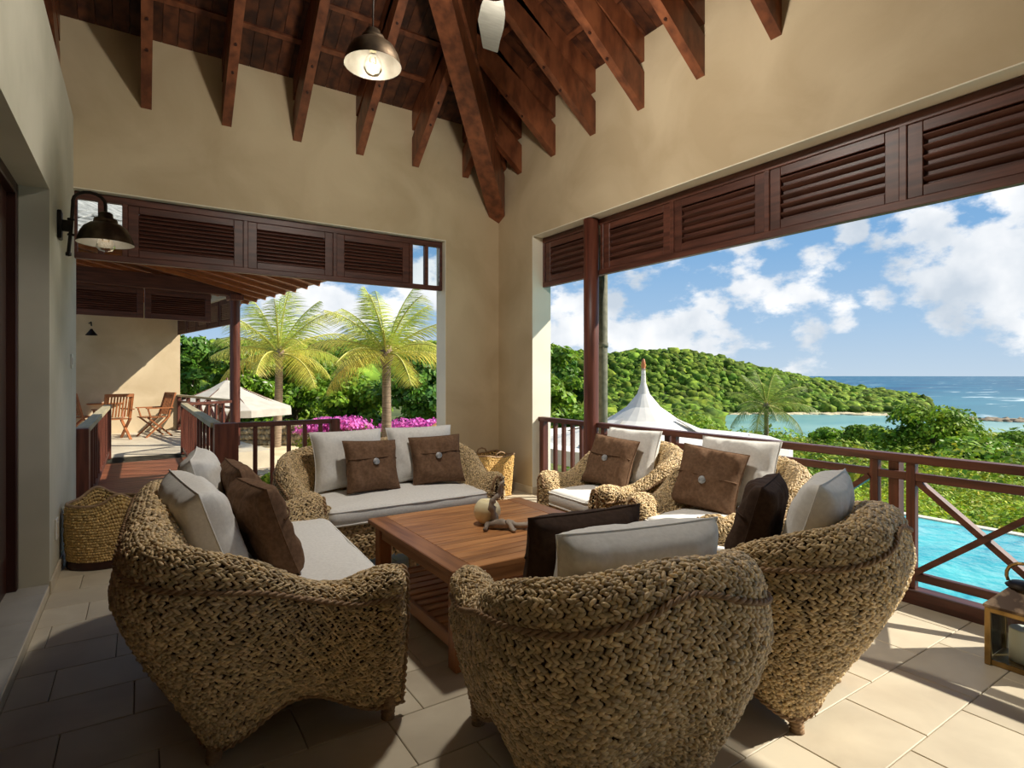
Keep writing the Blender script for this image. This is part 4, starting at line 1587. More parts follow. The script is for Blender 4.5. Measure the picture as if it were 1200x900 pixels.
# railing armchairs
pillow('A', .03, -.16, ZS, (.52, .47), 18, 0, 10, 'cream cushion on the armchair by the round column', None, 9, .18, GP)
pillow('A', .06, .04, ZS, (.43, .42), 22, -5, 14, 'sunlit brown cushion on the armchair by the round column', 'brown', 10, .15, GB, .58)
pillow('B', .02, -.16, ZS, (.54, .48), 18, 0, 8, 'cream cushion on the nearer railing armchair', None, 11, .18, GP)
pillow('B', .11, .05, ZS, (.45, .43), 22, -6, 12, 'brown cushion on the nearer railing armchair', 'brown', 12, .15, GB, .5)
# front armchairs
pillow('C', .02, -.17, ZS - .01, (.60, .43), 14, 0, 0, 'long cream cushion peeping over the back of the foreground armchair', None, 13, .23, GP)
pillow('C', -.06, .04, ZS, (.47, .42), 12, 0, 6, 'dark brown cushion in the foreground armchair', 'dkbrown', 14, .18, GB)
pillow('D', .02, -.16, ZS, (.52, .48), 18, 0, 4, 'cream cushion in the right front armchair, tilted to a point', None, 15, .19, GP)
pillow('D', .0, .06, ZS, (.45, .43), 16, 0, 10, 'dark brown cushion in the right front armchair', 'dkbrown', 16, .16, GB)

# ------------------------------------------------------------------ coffee table
TX0, TX1, TY0, TY1, TZ = 1.20, 2.35, 2.335, 3.49, .5
tb = root('coffee_table', 'large square slatted teak coffee table with lower shelf', 'table', ((TX0 + TX1) / 2, (TY0 + TY1) / 2, 0))
fwid = .115


def tp_(name, mb, m): return mb.build(name, m, tb)


tp_('breadboard_end', MB().bbox(TX0, TX0 + fwid, TY0, TY1, TZ - .03, TZ, .004), M['teak_y'])
tp_('breadboard_end', MB().bbox(TX1 - fwid, TX1, TY0, TY1, TZ - .03, TZ, .004), M['teak_y'])
tp_('edge_board', MB().bbox(TX0 + fwid + .001, TX1 - fwid - .001, TY0, TY0 + .075, TZ - .03, TZ, .004), M['teak'])
tp_('edge_board', MB().bbox(TX0 + fwid + .001, TX1 - fwid - .001, TY1 - .075, TY1, TZ - .03, TZ, .004), M['teak'])
ns = 13
for k in range(ns):
    y0 = TY0 + .077 + k * (TY1 - TY0 - .154) / ns
    tp_('top_slat', MB().bbox(TX0 + fwid + .002, TX1 - fwid - .002, y0 + .0015, y0 + (TY1 - TY0 - .154) / ns - .0015, TZ - .028, TZ - .001, .002), M['teak'])
ins = .035
for (x, y) in ((TX0 + ins, TY0 + ins), (TX1 - ins - .08, TY0 + ins), (TX0 + ins, TY1 - ins - .08), (TX1 - ins - .08, TY1 - ins - .08)):
    tp_('leg', MB().bbox(x, x + .08, y, y + .08, 0, TZ - .03, .006), M['teak_z'])
for (x0, x1, y0, y1, m) in ((TX0 + .12, TX1 - .12, TY0 + .045, TY0 + .07, 'teak'), (TX0 + .12, TX1 - .12, TY1 - .07, TY1 - .045, 'teak'),
                            (TX0 + .045, TX0 + .07, TY0 + .12, TY1 - .12, 'teak_y'), (TX1 - .07, TX1 - .045, TY0 + .12, TY1 - .12, 'teak_y')):
    tp_('apron', MB().bbox(x0, x1, y0, y1, TZ - .11, TZ - .03, .004), M[m])
    tp_('shelf_rail', MB().bbox(x0, x1, y0, y1, .09, .16, .004), M[m])
for k in range(12):
    y0 = TY0 + .075 + k * (TY1 - TY0 - .15) / 12
    tp_('shelf_slat', MB().bbox(TX0 + .06, TX1 - .06, y0 + .006, y0 + (TY1 - TY0 - .15) / 12 - .006, .14, .16, .003), M['teak'])

# candle and driftwood on it
cp = at(571, 3.46)
cd = root('ball_candle', 'round cream candle on the coffee table', 'candle', (cp[0], cp[1], TZ))
r_ = .082
prof = [(0, -.074)] + [(r_ * math.sin(PI * k / 16), -r_ * math.cos(PI * k / 16)) for k in range(2, 14)] + [(.042, .052), (.02, .042), (0, .04)]
MB().lathe([(a, b_ + .076) for a, b_ in prof], (cp[0], cp[1], TZ), 28).build('wax_ball', M['wax'], cd)
MB().tube([(cp[0], cp[1], TZ + .112), (cp[0] + .003, cp[1], TZ + .132)], .0025, 5).build('wick', M['iron'], cd)
dw = root('driftwood', 'gnarled grey driftwood branch lying beside the round candle', 'driftwood', (cp[0], cp[1] - .12, TZ))
ux_, uy_ = Vector((math.cos(YAW), -math.sin(YAW), 0)), Vector((math.sin(YAW), math.cos(YAW), 0))
base = Vector((cp[0], cp[1], TZ))


def dp(r, d_, z): return base + ux_ * r + uy_ * d_ + Vector((0, 0, z))


def gnarl(pts, rads, seed, name):
    P = []
    Rr = []
    for i in range(len(pts) - 1):
        for k in range(5):
            t = k / 5
            q = pts[i].lerp(pts[i + 1], t)
            j = Vector((mnoise.noise((i + t, seed, 0)), mnoise.noise((i + t, seed, 5)), mnoise.noise((i + t, seed, 9)))) * .03
            P.append(q + j); Rr.append((rads[i] * (1 - t) + rads[i + 1] * t) * (1 + .6 * mnoise.noise((3.7 * (i + t), seed, 2))))
    P.append(pts[-1]); Rr.append(rads[-1])
    P = [Vector((p.x, p.y, max(p.z, TZ + r2 * .9))) for p, r2 in zip(P, Rr)]
    MB().tube(P, Rr, 9).build(name, M['drift'], dw)


gnarl([dp(.03, -.10, .02), dp(.04, -.1, .09), dp(.045, -.09, .17), dp(.08, -.08, .225), dp(.1, -.07, .265)], [.028, .021, .016, .013, .006], 1, 'upright_branch')
gnarl([dp(-.005, -.11, .02), dp(.07, -.12, .03), dp(.13, -.13, .035), dp(.19, -.12, .018), dp(.255, -.1, .03), dp(.29, -.09, .03)], [.016, .030, .024, .019, .016, .008], 2, 'trunk')
gnarl([dp(.12, -.13, .03), dp(.15, -.17, .016), dp(.17, -.19, .016)], [.018, .013, .008], 3, 'stub')
gnarl([dp(.02, -.12, .02), dp(.0, -.16, .015), dp(-.01, -.18, .012)], [.018, .012, .007], 4, 'stub')


# ------------------------------------------------------------------ baskets
def basket_round(loc):
    o = root('laundry_basket', 'large oval seagrass basket with loop handles by the left wall', 'basket', loc)
    rx, ry_, hh = .235, .215, .40
    P0 = lambda u_: np.stack([np.cos(2 * PI * u_), np.sin(2 * PI * u_)], -1)

    def surf(u_, v_):
        # the rim dips and rises into two loop handles
        rise = .075 * np.exp(-((np.abs(((u_ - .30) % 1) - .5) - .5 + .0) / .055) ** 2) + .075 * np.exp(-((np.abs(((u_ - .80) % 1) - .5) - .5) / .055) ** 2)
        z = .055 + v_ * hh + rise * smooth01((v_ - .55) / .45)
        bul = 1 + .07 * np.sin(np.clip(v_, 0, 1) * PI * .85)
        c = P0(u_)
        return np.stack([c[:, 0] * rx * bul, c[:, 1] * ry_ * bul, z], -1)
    V, F, tn = weave_surface(surf, 96, 21, (.72, .64, .50), var=.12, tilt=.35, seed=21, flip=1.0, strands=1)
    w_ = link(bpy.data.objects.new('basket_weave', np_mesh('basket_weave', V, F, M['basket'], tn, True)), o); w_['kind'] = 'stuff'
    P, F4 = grid_mesh(surf, 60, 20, -.004, 1.0)
    link(bpy.data.objects.new('basket_lining', np_mesh('basket_lining', P, F4, M['weave_core'], None, True)), o)
    us = np.linspace(0, 1, 220)
    Pt = surf(us, np.ones_like(us))
    mb = MB(); mb.tube([tuple(p) for p in Pt], .012, 7); mb.build('rim', M['trim'], o, True)
    mb = MB(); mb.lathe([(0, .0), (.245, 0), (.25, .02), (.245, .055), (0, .055)], (0, 0, 0), 40, False); bb = mb.build('wooden_base', M['door'], o, True); bb.scale = (1, .93, 1)
    return o


basket_round((-.205, 5.27, 0))


def basket_square(loc, rz):
    o = root('square_basket', 'tall square seagrass basket in the corner by the pillar', 'basket', loc, rz)
    s, hh = .185, .46

    def surf(u_, v_):
        a = 2 * PI * u_
        c, sn = np.cos(a), np.sin(a)
        k = 1 / (np.abs(c) ** 7 + np.abs(sn) ** 7) ** (1 / 7)
        g = s * (1 + .16 * v_)
        dip = .03 * np.cos(4 * a) * 0 + .02 * (np.abs(c * sn) * 2) ** 3
        return np.stack([c * k * g, sn * k * g, .005 + v_ * (hh + dip)], -1)
    V, F, tn = weave_surface(surf, 90, 24, (.80, .66, .44), var=.10, tilt=.3, seed=22, flip=1.0, strands=1, thickf=.3)
    w_ = link(bpy.data.objects.new('basket_weave', np_mesh('basket_weave', V, F, M['basket'], tn, True)), o); w_['kind'] = 'stuff'
    P, F4 = grid_mesh(surf, 64, 20, -.004, 1.0)
    link(bpy.data.objects.new('basket_lining', np_mesh('basket_lining', P, F4, M['weave_core'], None, True)), o)
    us = np.linspace(0, 1, 200)
    Pt = surf(us, np.ones_like(us))
    MB().tube([tuple(p) for p in Pt], .011, 7).build('rim', M['trim'], o, True)
    MB().bbox(-s * .98, s * .98, -s * .98, s * .98, 0, .012, .003).build('base', M['trim'], o, True)
    for sg in (-1, 1):
        pts = [(-.07, sg * s * 1.16, hh), (-.05, sg * s * 1.17, hh + .05), (0, sg * s * 1.17, hh + .065), (.05, sg * s * 1.17, hh + .05), (.07, sg * s * 1.16, hh)]
        MB().tube(pts, .009, 7).build('handle', M['trim'], o, True)
    return o


basket_square((3.46, 5.74, 0), 0.0)

# ------------------------------------------------------------------ lantern
lq = Vector((3.50, 1.04, 0))
ln = root('floor_lantern', 'aged brass glass lantern with a white pillar candle on the sunny floor', 'lantern', lq + Vector((.05, -.1, 0)), R(0))


def lp(n_, mb, m): return mb.build(n_, m, ln, True)


hs = .105
LH = .28
lp('base_plate', MB().bbox(-hs, hs, -hs, hs, .0, .03, .004), M['brass'])
for sx in (-1, 1):
    for sy in (-1, 1):
        lp('corner_post', MB().bbox(sx * hs - .012, sx * hs + .012, sy * hs - .012, sy * hs + .012, .0, LH, .003), M['brass'])
for sx in (-1, 1):
    lp('top_bar', MB().bbox(sx * hs - .011, sx * hs + .011, -hs, hs, LH - .025, LH, .003), M['brass'])
    lp('top_bar', MB().bbox(-hs, hs, sx * hs - .011, sx * hs + .011, LH - .025, LH, .003), M['brass'])
    lp('glass_pane', MB().box(sx * hs - .002, sx * hs + .002, -hs + .012, hs - .012, .03, LH - .025), M['glass'])
    lp('glass_pane', MB().box(-hs + .012, hs - .012, sx * hs - .002, sx * hs + .002, .03, LH - .025), M['glass'])
e = hs + .016
rf = lp('roof', MB().add([(-e, -e, LH), (e, -e, LH), (e, e, LH), (-e, e, LH), (-e, -e, LH + .012), (e, -e, LH + .012), (e, e, LH + .012), (-e, e, LH + .012),
                          (-.045, -.045, LH + .1), (.045, -.045, LH + .1), (.045, .045, LH + .1), (-.045, .045, LH + .1)],
                         [(0, 3, 2, 1), (0, 1, 5, 4), (1, 2, 6, 5), (2, 3, 7, 6), (3, 0, 4, 7), (4, 5, 9, 8), (5, 6, 10, 9), (6, 7, 11, 10), (7, 4, 8, 11), (8, 9, 10, 11)]), M['lantern_roof'])
lp('chimney_cap', MB().lathe([(.0, .0), (.066, 0), (.07, .006), (.05, .022), (0, .026)], (0, 0, LH + .102), 20), M['iron'])
pts = [(0, .065 * math.cos(PI * k / 12 * 1.3 - .47), LH + .15 + .065 * math.sin(PI * k / 12 * 1.3 - .47)) for k in range(13)]
lp('ring_handle', MB().tube(pts, .008, 8), M['brass'])
lp('pillar_candle', MB().lathe([(0, .03), (.055, .03), (.055, .18), (.05, .186), (.02, .175), (0, .175)], (0, 0, 0), 28), M['wax_w'])

# ------------------------------------------------------------------ outdoors: ground, pool, sea
# terrain sampled over image columns and depth: a real height field
ridge_px = [-400, 300, 400, 470, 520, 600, 645, 712, 750, 790, 830, 860, 905, 960, 1000, 1050, 1085, 1110, 1140]
ridge_y = [400, 398, 398, 404, 400, 402, 408, 416, 411, 411, 416, 423, 434, 446, 454, 460, 468, 484, 500]
SEA = -13.0


def terrain(px, t):
    ry = np.interp(px, ridge_px, ridge_y)
    zr = 1.4 + (440 - ry) / FOCAL * 262 - 1.8
    zr = np.where(px > 1100, SEA - 1, zr)
    zr = np.maximum(zr, SEA - 1)
    ks = [5, 9, 15, 30, 60, 108, 124, 203, 214]
    vR = [-1.9, -1.75, -2.5, -4.2, -7.4, -12.4, -13.8, -13.8, -12.6]
    vM = [-1.9, -1.9, -2.3, -3.6, -6.0, -9.0, -9.5, -10.0, -9.5]
    vL = [-1.8, -1.5, -1.3, -1.2, -.5, 0.5, 1.0, 4.0, 5.0]
    zR, zM, zL = np.interp(t, ks, vR), np.interp(t, ks, vM), np.interp(t, ks, vL)
    zR = zR - 1.4 * smooth01((px - 1080) / 30.0) * (t > 195)
    wR = smooth01((px - 815) / 40.0)
    wL = 1 - smooth01((px - 560) / 110.0)
    near = (zR * wR + zM * (1 - wR)) * (1 - wL) + zL * wL
    edge = near
    k = smooth01((t - 214) / 50.0)
    z = np.where(t < 214, near, near * (1 - k) + zr * k)
    back = smooth01((t - 270) / 120.0)
    z = z * (1 - back) + (SEA - 2) * back
    bar = np.exp(-((t - 196) / 5.0) ** 2) * smooth01((px - 930) / 60.0)
    z = np.maximum(z, SEA - 1.2 + bar * 1.8) if False else z
    return z


pxs = np.linspace(-500, 1900, 130)
ts = np.concatenate([np.linspace(5.0, 30, 30), np.linspace(33, 120, 30), np.linspace(124, 400, 56)])
PX, TT = np.meshgrid(pxs, ts, indexing='ij')
kk = (PX - 600) / FOCAL
cy_, sy_ = math.cos(YAW), math.sin(YAW)
GX, GY = (kk * cy_ + sy_) * TT, (cy_ - kk * sy_) * TT
GZ = terrain(PX, TT)
rgz = np.random.default_rng(3)
# keep the height field away from the house, pool and terrace
inside = (GX < 8.2) & (GY < 5.0)
GZ = np.where(inside, np.minimum(GZ, -2.2), GZ)
idx = np.arange(PX.size).reshape(PX.shape)
F4 = np.stack([idx[:-1, :-1], idx[1:, :-1], idx[1:, 1:], idx[:-1, 1:]], -1).reshape(-1, 4)
gr = link(bpy.data.objects.new('ground', np_mesh('ground', np.stack([GX, GY, GZ], -1).reshape(-1, 3), F4, M['earth'], None, True)))
gr['kind'] = 'structure'
struct('ground_around_house', MB().box(-30, 12, -30, 8, -2.6, -2.3), M['paving'])
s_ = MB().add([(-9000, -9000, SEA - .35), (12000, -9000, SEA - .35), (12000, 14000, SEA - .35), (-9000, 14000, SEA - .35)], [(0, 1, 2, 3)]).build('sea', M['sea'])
s_['kind'] = 'structure'
# lagoon sheet and its sandbar
lag = MB()
lp0 = [at(px, t, SEA) for px, t in ((790, 118), (1000, 116), (1300, 118), (1300, 172), (1180, 176), (1120, 186), (1060, 200), (1000, 210), (900, 214), (790, 214))]
lag.add(lp0, [tuple(range(len(lp0)))])
struct('lagoon', lag, M['lagoon'])


def lump_strip(name, m, pts, rad, hgt, n, seed, label=None, cat=None):
    rg = np.random.default_rng(seed)
    Vs, Fs = [], []
    base = 0
    for i in range(n):
        u = rg.uniform(0, len(pts) - 1.001)
        k = int(u); f_ = u - k
        px = pts[k][0] * (1 - f_) + pts[k + 1][0] * f_
        t = pts[k][1] * (1 - f_) + pts[k + 1][1] * f_ + rg.normal(0, pts[k][2])
        r_ = rad * rg.uniform(.5, 1.3)
        c = at(px, t, SEA - .15)
        V = KV.copy()[:, [1, 2, 0]] * np.array([r_, r_ * rg.uniform(.6, 1), hgt * rg.uniform(.4, 1.2)]) * (1 + rg.normal(0, .12, (len(KV), 1)))
        Vs.append(V + np.array(c)); Fs.append(KF + base); base += len(KV)
    o = link(bpy.data.objects.new(name, np_mesh(name, np.concatenate(Vs), np.concatenate(Fs), m)))
    o['kind'] = 'stuff'
    if label: tag(o, label, cat)
    return o


lump_strip('shore_rocks', M['rock'], [(1090, 196, 2), (1140, 186, 2), (1200, 178, 2), (1300, 172, 2)], 2.6, .9, 160, 5, 'low rocky reef between the lagoon and the open sea', 'rocks')
lump_strip('shore_sand', M['sand'], [(860, 213, 1.0), (960, 213, 1.2), (1050, 206, 2), (1100, 200, 2)], 3.4, .8, 160, 6, 'pale sandy shore along the foot of the green headland', 'beach')

# pool
pool = root('swimming_pool', 'turquoise infinity pool beyond the terrace railing', 'pool', (6.1, 0, -.32))
PZ = -.32
water = MB().add([(4.25, -6, PZ), (7.86, -6, PZ), (7.86, 4.3, PZ), (4.25, 4.3, PZ)], [(0, 1, 2, 3)]).build('water', M['pool'], pool)
MB().bbox(7.86, 8.0, -6, 4.44, -2.3, PZ + .015, .01).build('infinity_edge', M['coping'], pool)
MB().bbox(4.2, 7.86, 4.3, 4.44, -2.3, PZ + .03, .01).build('end_coping', M['coping'], pool)
MB().box(4.14, 4.25, -6, 4.44, -2.3, -.26).build('pool_wall', M['coping'], pool)

# paving of the garden beyond the footbridge
garden = MB().add([(at(px, t, -1.18)) for px, t in ((150, 7.6), (450, 7.4), (470, 21.2), (150, 21.2))], [(0, 1, 2, 3)])
struct('garden_paving', garden, M['paving'])
rg = np.random.default_rng(8)
stn = root('stepping_stones', 'irregular flat stones of the sunlit garden path', 'paving', at(300, 11.5, -1.18))
for i in range(90):
    px = 262 + rg.uniform(0, 90); t = 10.5 + rg.uniform(0, 6)
    c = at(px, t, -1.18)
    n = 6
    poly = [(c[0] + rg.uniform(.13, .24) * math.cos(2 * PI * k / n + .3), c[1] + rg.uniform(.1, .2) * math.sin(2 * PI * k / n + .3)) for k in range(n)]
    MB().prism(poly, 'z', -1.18, -1.15 + .01 * rg.random()).build('flagstone', M['flag'], stn)
# low rubble wall
rw = root('rubble_wall', 'low dry stone wall at the far edge of the garden paving', 'wall', at(330, 21.0, -1.18))
stm = []
for k in range(4):
    bm_ = MB()
    V = KV[:, [1, 0, 2]] * np.array([.15, .2, .13]) * (1 + np.random.default_rng(k).normal(0, .12, (len(KV), 1)))
    bm_.add([tuple(v) for v in V], [tuple(f) for f in KF], False)
    me = bm_.mesh('stone'); me.materials.append(M['stone']); stm.append(me)
for j in range(4):
    for i in range(34):
        px = 276 + i * 4.6 + (2 if j % 2 else 0) + rg.uniform(-.6, .6)
        p = Vector(at(px, 21.0, -1.08 + .2 * j)) - rw.location
        inst('stone', stm[int(rg.integers(0, 4))], rw, p, (rg.uniform(-.3, .3), rg.uniform(-.3, .3), rg.uniform(-1, 1)))


# ------------------------------------------------------------------ foliage
def leaf_cloud(centers, radii, counts, size, rg, base=(1, 1, 1), var=.25, flat=.75, up=.3):
    """leaf rhombs scattered on the shells of clumps"""
    Vs, Ts = [], []
    for c, r_, n in zip(centers, radii, counts):
        d = rg.normal(size=(n, 3)); d = unit(d)
        d[:, 2] = np.abs(d[:, 2]) * .95 - .25 * (rg.random(n) < .3)
        d = unit(d)
        rr = r_ * (rg.random(n) ** .35)
        p = np.array(c)[None] + d * rr[:, None] * np.array([1, 1, flat])
        nn = unit(d + rg.normal(0, .5, (n, 3)) + np.array([0, 0, up]))
        a = unit(np.cross(nn, rg.normal(size=(n, 3))))
        b_ = np.cross(nn, a)
        s = size * rg.uniform(.6, 1.3, n)[:, None]
        q = np.stack([p + a * s, p + b_ * s * .55, p - a * s, p - b_ * s * .55], 1)
        Vs.append(q.reshape(-1, 3))
        g = np.clip(1 + rg.normal(0, var, n), .4, 1.7)
        t = np.array(base)[None] * g[:, None]
        t[:, 0] *= 1 + rg.normal(0, .12, n)
        Ts.append(np.repeat(t, 4, axis=0))
    V = np.concatenate(Vs); T = np.concatenate(Ts)
    F = np.arange(len(V)).reshape(-1, 4)
    return V, F, np.clip(T, .05, 2)


def tree(name, label, loc, h, w_, nleaf, size, m='leaf', cat='tree', seed=0, group=None, base=(1, 1, 1), flowers=0, trunk=True, clumps=26, z_lo=.12):
    o = root(name, label, cat, loc, group=group)
    rg = np.random.default_rng(100 + seed)
    cs, rs_, ns_ = [], [], []
    for k in range(clumps):
        u = rg.random()
        zz = h * (z_lo + (1 - z_lo) * u ** .8 * .92)
        prof = math.sin(PI * min(1, (.25 + .75 * zz / h))) ** .5
        an = rg.uniform(0, 2 * PI)
        rad = w_ * .5 * prof * rg.uniform(.25, .85)
        r_ = w_ * .5 * rg.uniform(.28, .45)
        cs.append((rad * math.cos(an), rad * math.sin(an), min(zz, h - r_ * .6))); rs_.append(r_); ns_.append(nleaf // clumps)
    V, F, T = leaf_cloud(cs, rs_, ns_, size, rg, base)
    fo = link(bpy.data.objects.new('foliage', np_mesh('foliage', V, F, M[m], T)), o); fo['kind'] = 'stuff'
    if flowers:
        V, F, T = leaf_cloud(cs, [r_ * 1.06 for r_ in rs_], [flowers // clumps] * clumps, size * .8, rg, (1, 1, 1), .1)
        fo = link(bpy.data.objects.new('blossom', np_mesh('blossom', V, F, M['white_flower'], T)), o); fo['kind'] = 'stuff'
    if trunk:
        mb = MB()
        mb.tube([(0, 0, -.2), (.05, .03, h * .3), (-.04, .05, h * .6), (0, 0, h * .8)], [w_ * .035, w_ * .028, w_ * .02, w_ * .008], 8)
        for k in range(5):
            c = cs[(k * 5) % len(cs)]
            mb.tube([(0.02, .03, h * .3), (c[0] * .5, c[1] * .5, h * .3 + (c[2] - h * .3) * .6), c], [w_ * .018, w_ * .012, w_ * .005], 6)
        mb.build('trunk', M['bark'], o, True)
    return o


GT = 'trees closing the garden beyond the back opening'
G0 = -1.9
for i, (px, t, ytop, wpx, m, lab, fl2) in enumerate((
        (222, 21, 392, 80, 'leaf_dk', 'leafy tree with white blossom beyond the far terrace wall', 160),
        (275, 24, 398, 95, 'leaf', 'bright green tree with white blossom behind the garden parasol', 220),
        (345, 27, 405, 110, 'leaf', 'bright green tree between the two palms', 0),
        (400, 30, 408, 110, 'leaf', 'round green tree just left of the taller palm trunk', 0),
        (418, 24, 445, 90, 'leaf', 'low yellow-green bushy tree above the pink hedge', 0),
        (496, 23, 418, 100, 'leaf_dk', 'dark green glossy tree right of the palm, against the cream pillar', 0),
        (640, 22, 404, 100, 'leaf', 'leafy tree seen between the cream pillar and the dark column', 0),
        (672, 27, 420, 80, 'leaf_dk', 'darker tree just left of the round dark column', 0))):
    p = at(px, t, G0)
    zt_ = 1.4 + (440 - ytop) / FOCAL * t
    tree('garden_tree', lab, p, zt_ - G0, wpx / FOCAL * t, 7500, .13, m, seed=i, group=GT, flowers=fl2, clumps=34, z_lo=.05)

# bougainvillea
for i, (px, t, wpx, ytop, lab) in enumerate(((394, 15, 84, 484, 'pink flowering hedge left of the palm trunk'), (484, 15.2, 88, 487, 'pink flowering hedge right of the palm trunk'))):
    p = at(px, t, -1.75)
    o = root('bougainvillea', lab, 'hedge', p, -YAW, group='pink flowering hedges')
    rg = np.random.default_rng(40 + i)
    zt_ = 1.4 + (440 - ytop) / FOCAL * t + 1.75
    wd = wpx / FOCAL * t / 2
    cs = [(rg.uniform(-1, 1) * wd * .82, rg.uniform(-.35, .35), zt_ - .32 - .35 * rg.random() ** 2) for k in range(34)]
    V, F, T = leaf_cloud(cs, [.34] * 34, [110] * 34, .055, rg, (1, 1, 1), .18)
    zc = V.reshape(-1, 4, 3)[:, :, 2].mean(1)
    keep = zc > zt_ - .52
    V = V.reshape(-1, 4, 3)[keep].reshape(-1, 3); T = T.reshape(-1, 4, 3)[keep].reshape(-1, 3)
    b_ = link(bpy.data.objects.new('blossom', np_mesh('blossom', V, np.arange(len(V)).reshape(-1, 4), M['pink'], T)), o); b_['kind'] = 'stuff'
    cs = [(rg.uniform(-1, 1) * wd * .85, rg.uniform(-.35, .35), rg.uniform(.2, zt_ - .5)) for k in range(40)]
    V, F, T = leaf_cloud(cs, [.36] * 40, [80] * 40, .06, rg, (1.25, 1.0, .9), .2)
    b_ = link(bpy.data.objects.new('foliage', np_mesh('foliage', V, F, M['leaf'], T)), o); b_['kind'] = 'stuff'
tree('ground_shrub', 'small green shrub beside the stone path', at(330, 12.2, -1.18), .55, 1.2, 1500, .07, 'leaf', 'shrub', 60, trunk=False, clumps=12)


# palms
def frond(length, nl, droop, lw, rg, leaf_l):
    """spine points and leaflet quads along +x, curving down"""
    V, F, T = [], [], []
    n = 14
    sp = []
    for k in range(n + 1):
        s = k / n
        sp.append(Vector((length * s * (1 - .16 * droop * s), 0, length * (.62 * s - droop * .95 * s * s))))
    for k in range(nl):
        s = .12 + .86 * k / (nl - 1)
        f_ = s * n; i = min(int(f_), n - 1); q = sp[i].lerp(sp[i + 1], f_ - i)
        tg = (sp[i + 1] - sp[i]).normalized()
        ll = leaf_l * (math.sin(PI * min(1, .18 + .80 * s)) ** .7) * rg.uniform(.85, 1.1)
        for sd in (-1, 1):
            side = Vector((0, sd, 0))
            dr = (side * .78 + tg * .5 + Vector((0, 0, -.32 - .25 * rg.random()))).normalized()
            tip = q + dr * ll + Vector((0, 0, -.14 * ll))
            mid = q + dr * ll * .5
            wv = tg * lw
            b = len(V)
            V += [q - wv, q + wv, mid + wv * .9, tip, mid - wv * .9]
            F += [(b, b + 1, b + 2, b + 4), (b + 4, b + 2, b + 3, b + 3)]
            g = rg.uniform(.7, 1.25)
            T += [(g, g, g)] * 5
    return sp, V, F, T


def palm(name, label, loc, h, lf, nf, seed, wind=0.0, yellow=.5, tr=.11, lean=(.0, .0), hue=(1, 1, 1), sag=0.0):
    o = root(name, label, 'palm', loc, group='coconut palms in the view')
    rg = random.Random(seed)
    pts, rad = [], []
    for k in range(9):
        s = k / 8
        pts.append((lean[0] * math.sin(s * PI * .5), lean[1] * s * s, -.3 + (h + .3) * s))
        rad.append(tr * (1.35 - .45 * s) * (1.0 + (.06 if k % 2 else 0)))
    MB().tube(pts, rad, 12).build('trunk', M['trunk'], o, True)
    top = Vector(pts[-1])
    for k in range(nf):
        u = k / (nf - 1)
        an = k * 2.39996 + seed
        el = 84 - (84 + sag) * u ** .9             # inner fronds rise, outer ones hang
        sp, V, F, T = frond(lf * rg.uniform(.85, 1.08) * (1 - .12 * (u < .25)), 48, .30 + .34 * u, lf * .0044, rg, lf * .32)
        ye = yellow * (u ** 1.5)
        T = [(t[0] * (1 + .75 * ye) * hue[0], t[1] * (1 + .12 * ye) * hue[1], t[2] * (1 - .3 * ye) * hue[2]) for t in T]
        Rm = Matrix.Rotation(an, 3, 'Z') @ Matrix.Rotation(-R(el - 32), 3, 'Y')
        V = [Rm @ v for v in V]
        V = [v + Vector((wind * (v.x ** 2 + v.y ** 2) * .08, 0, 0)) for v in V]
        me = bpy.data.meshes.new('frond')
        F3 = [f if f[2] != f[3] else f[:3] for f in F]
        me.from_pydata([tuple(v) for v in V], [], F3)
        ca = me.color_attributes.new('tint', 'FLOAT_COLOR', 'POINT')
        ca.data.foreach_set('color', [c for t in T for c in (t[0], t[1], t[2], 1.0)])
        me.materials.append(M['frond'])
        fo = inst('frond', me, o, top)
        spw = [Rm @ s_2 for s_2 in sp]
        spw = [v + Vector((wind * (v.x ** 2 + v.y ** 2) * .08, 0, 0)) for v in spw]
        mb = MB().tube(spw, [lf * .014 * (1 - .85 * i / len(spw)) for i in range(len(spw))], 5)
        m_ = mb.mesh('rib'); m_.materials.append(M['rib'])
        inst('rib', m_, fo, (0, 0, 0))
    # fibrous crown heart
    MB().lathe([(tr * .8, -.28), (tr * 1.6, -.1), (tr * 1.5, .1), (tr * .6, .28), (0, .34)], tuple(top), 10).build('crown_heart', M['trunk'], o, True)
    return o


p = at(453, 12.6, -1.8)
palm('coconut_palm', 'coconut palm with golden fronds standing behind the far loveseat', p, 3.65, 1.95, 22, 3, .3, .6, .095)
p = at(322, 20.5, -1.8)
palm('coconut_palm', 'coconut palm standing behind the garden parasol', p, 3.97, 2.85, 22, 5, .0, .5, .13, (.15, 0))
p = at(898, 45, -6.6)
palm('coconut_palm', 'distant coconut palm at the lagoon edge beyond the white tent', p, 5.6, 3.7, 20, 8, .5, .25, .16, (0, 0), (.5, .6, .5), 18)

# parasol in the garden
pp = at(266, 17.5, -1.18)
ps = root('garden_parasol', 'cream garden parasol with valance, seen past the round verandah column', 'parasol', pp)
za, ze, rw_ = 1.26 + 1.18, .40 + 1.18, 1.98
n = 8
prof = [(0, za), (.08, za - .02), (.55, za - .30), (1.15, za - .56), (rw_, ze)]
mb = MB()
vs, fs = [], []
for r_, z in prof[1:]:
    for k in range(n * 2):
        a = PI * k / n + .2
        rr = r_ * (1 if k % 2 == 0 else math.cos(PI / n) * 1.0)
        vs.append((rr * math.cos(a), rr * math.sin(a), z))
vs.append((0, 0, za))
m2 = n * 2
for i in range(len(prof) - 2):
    for k in range(m2):
        a, b_ = i * m2 + k, i * m2 + (k + 1) % m2
        fs.append((a, a + m2, b_ + m2, b_))
for k in range(m2):
    fs.append((len(vs) - 1, k, (k + 1) % m2))
cv = MB().add(vs, fs).build('canopy', M['parasol'], ps, True)
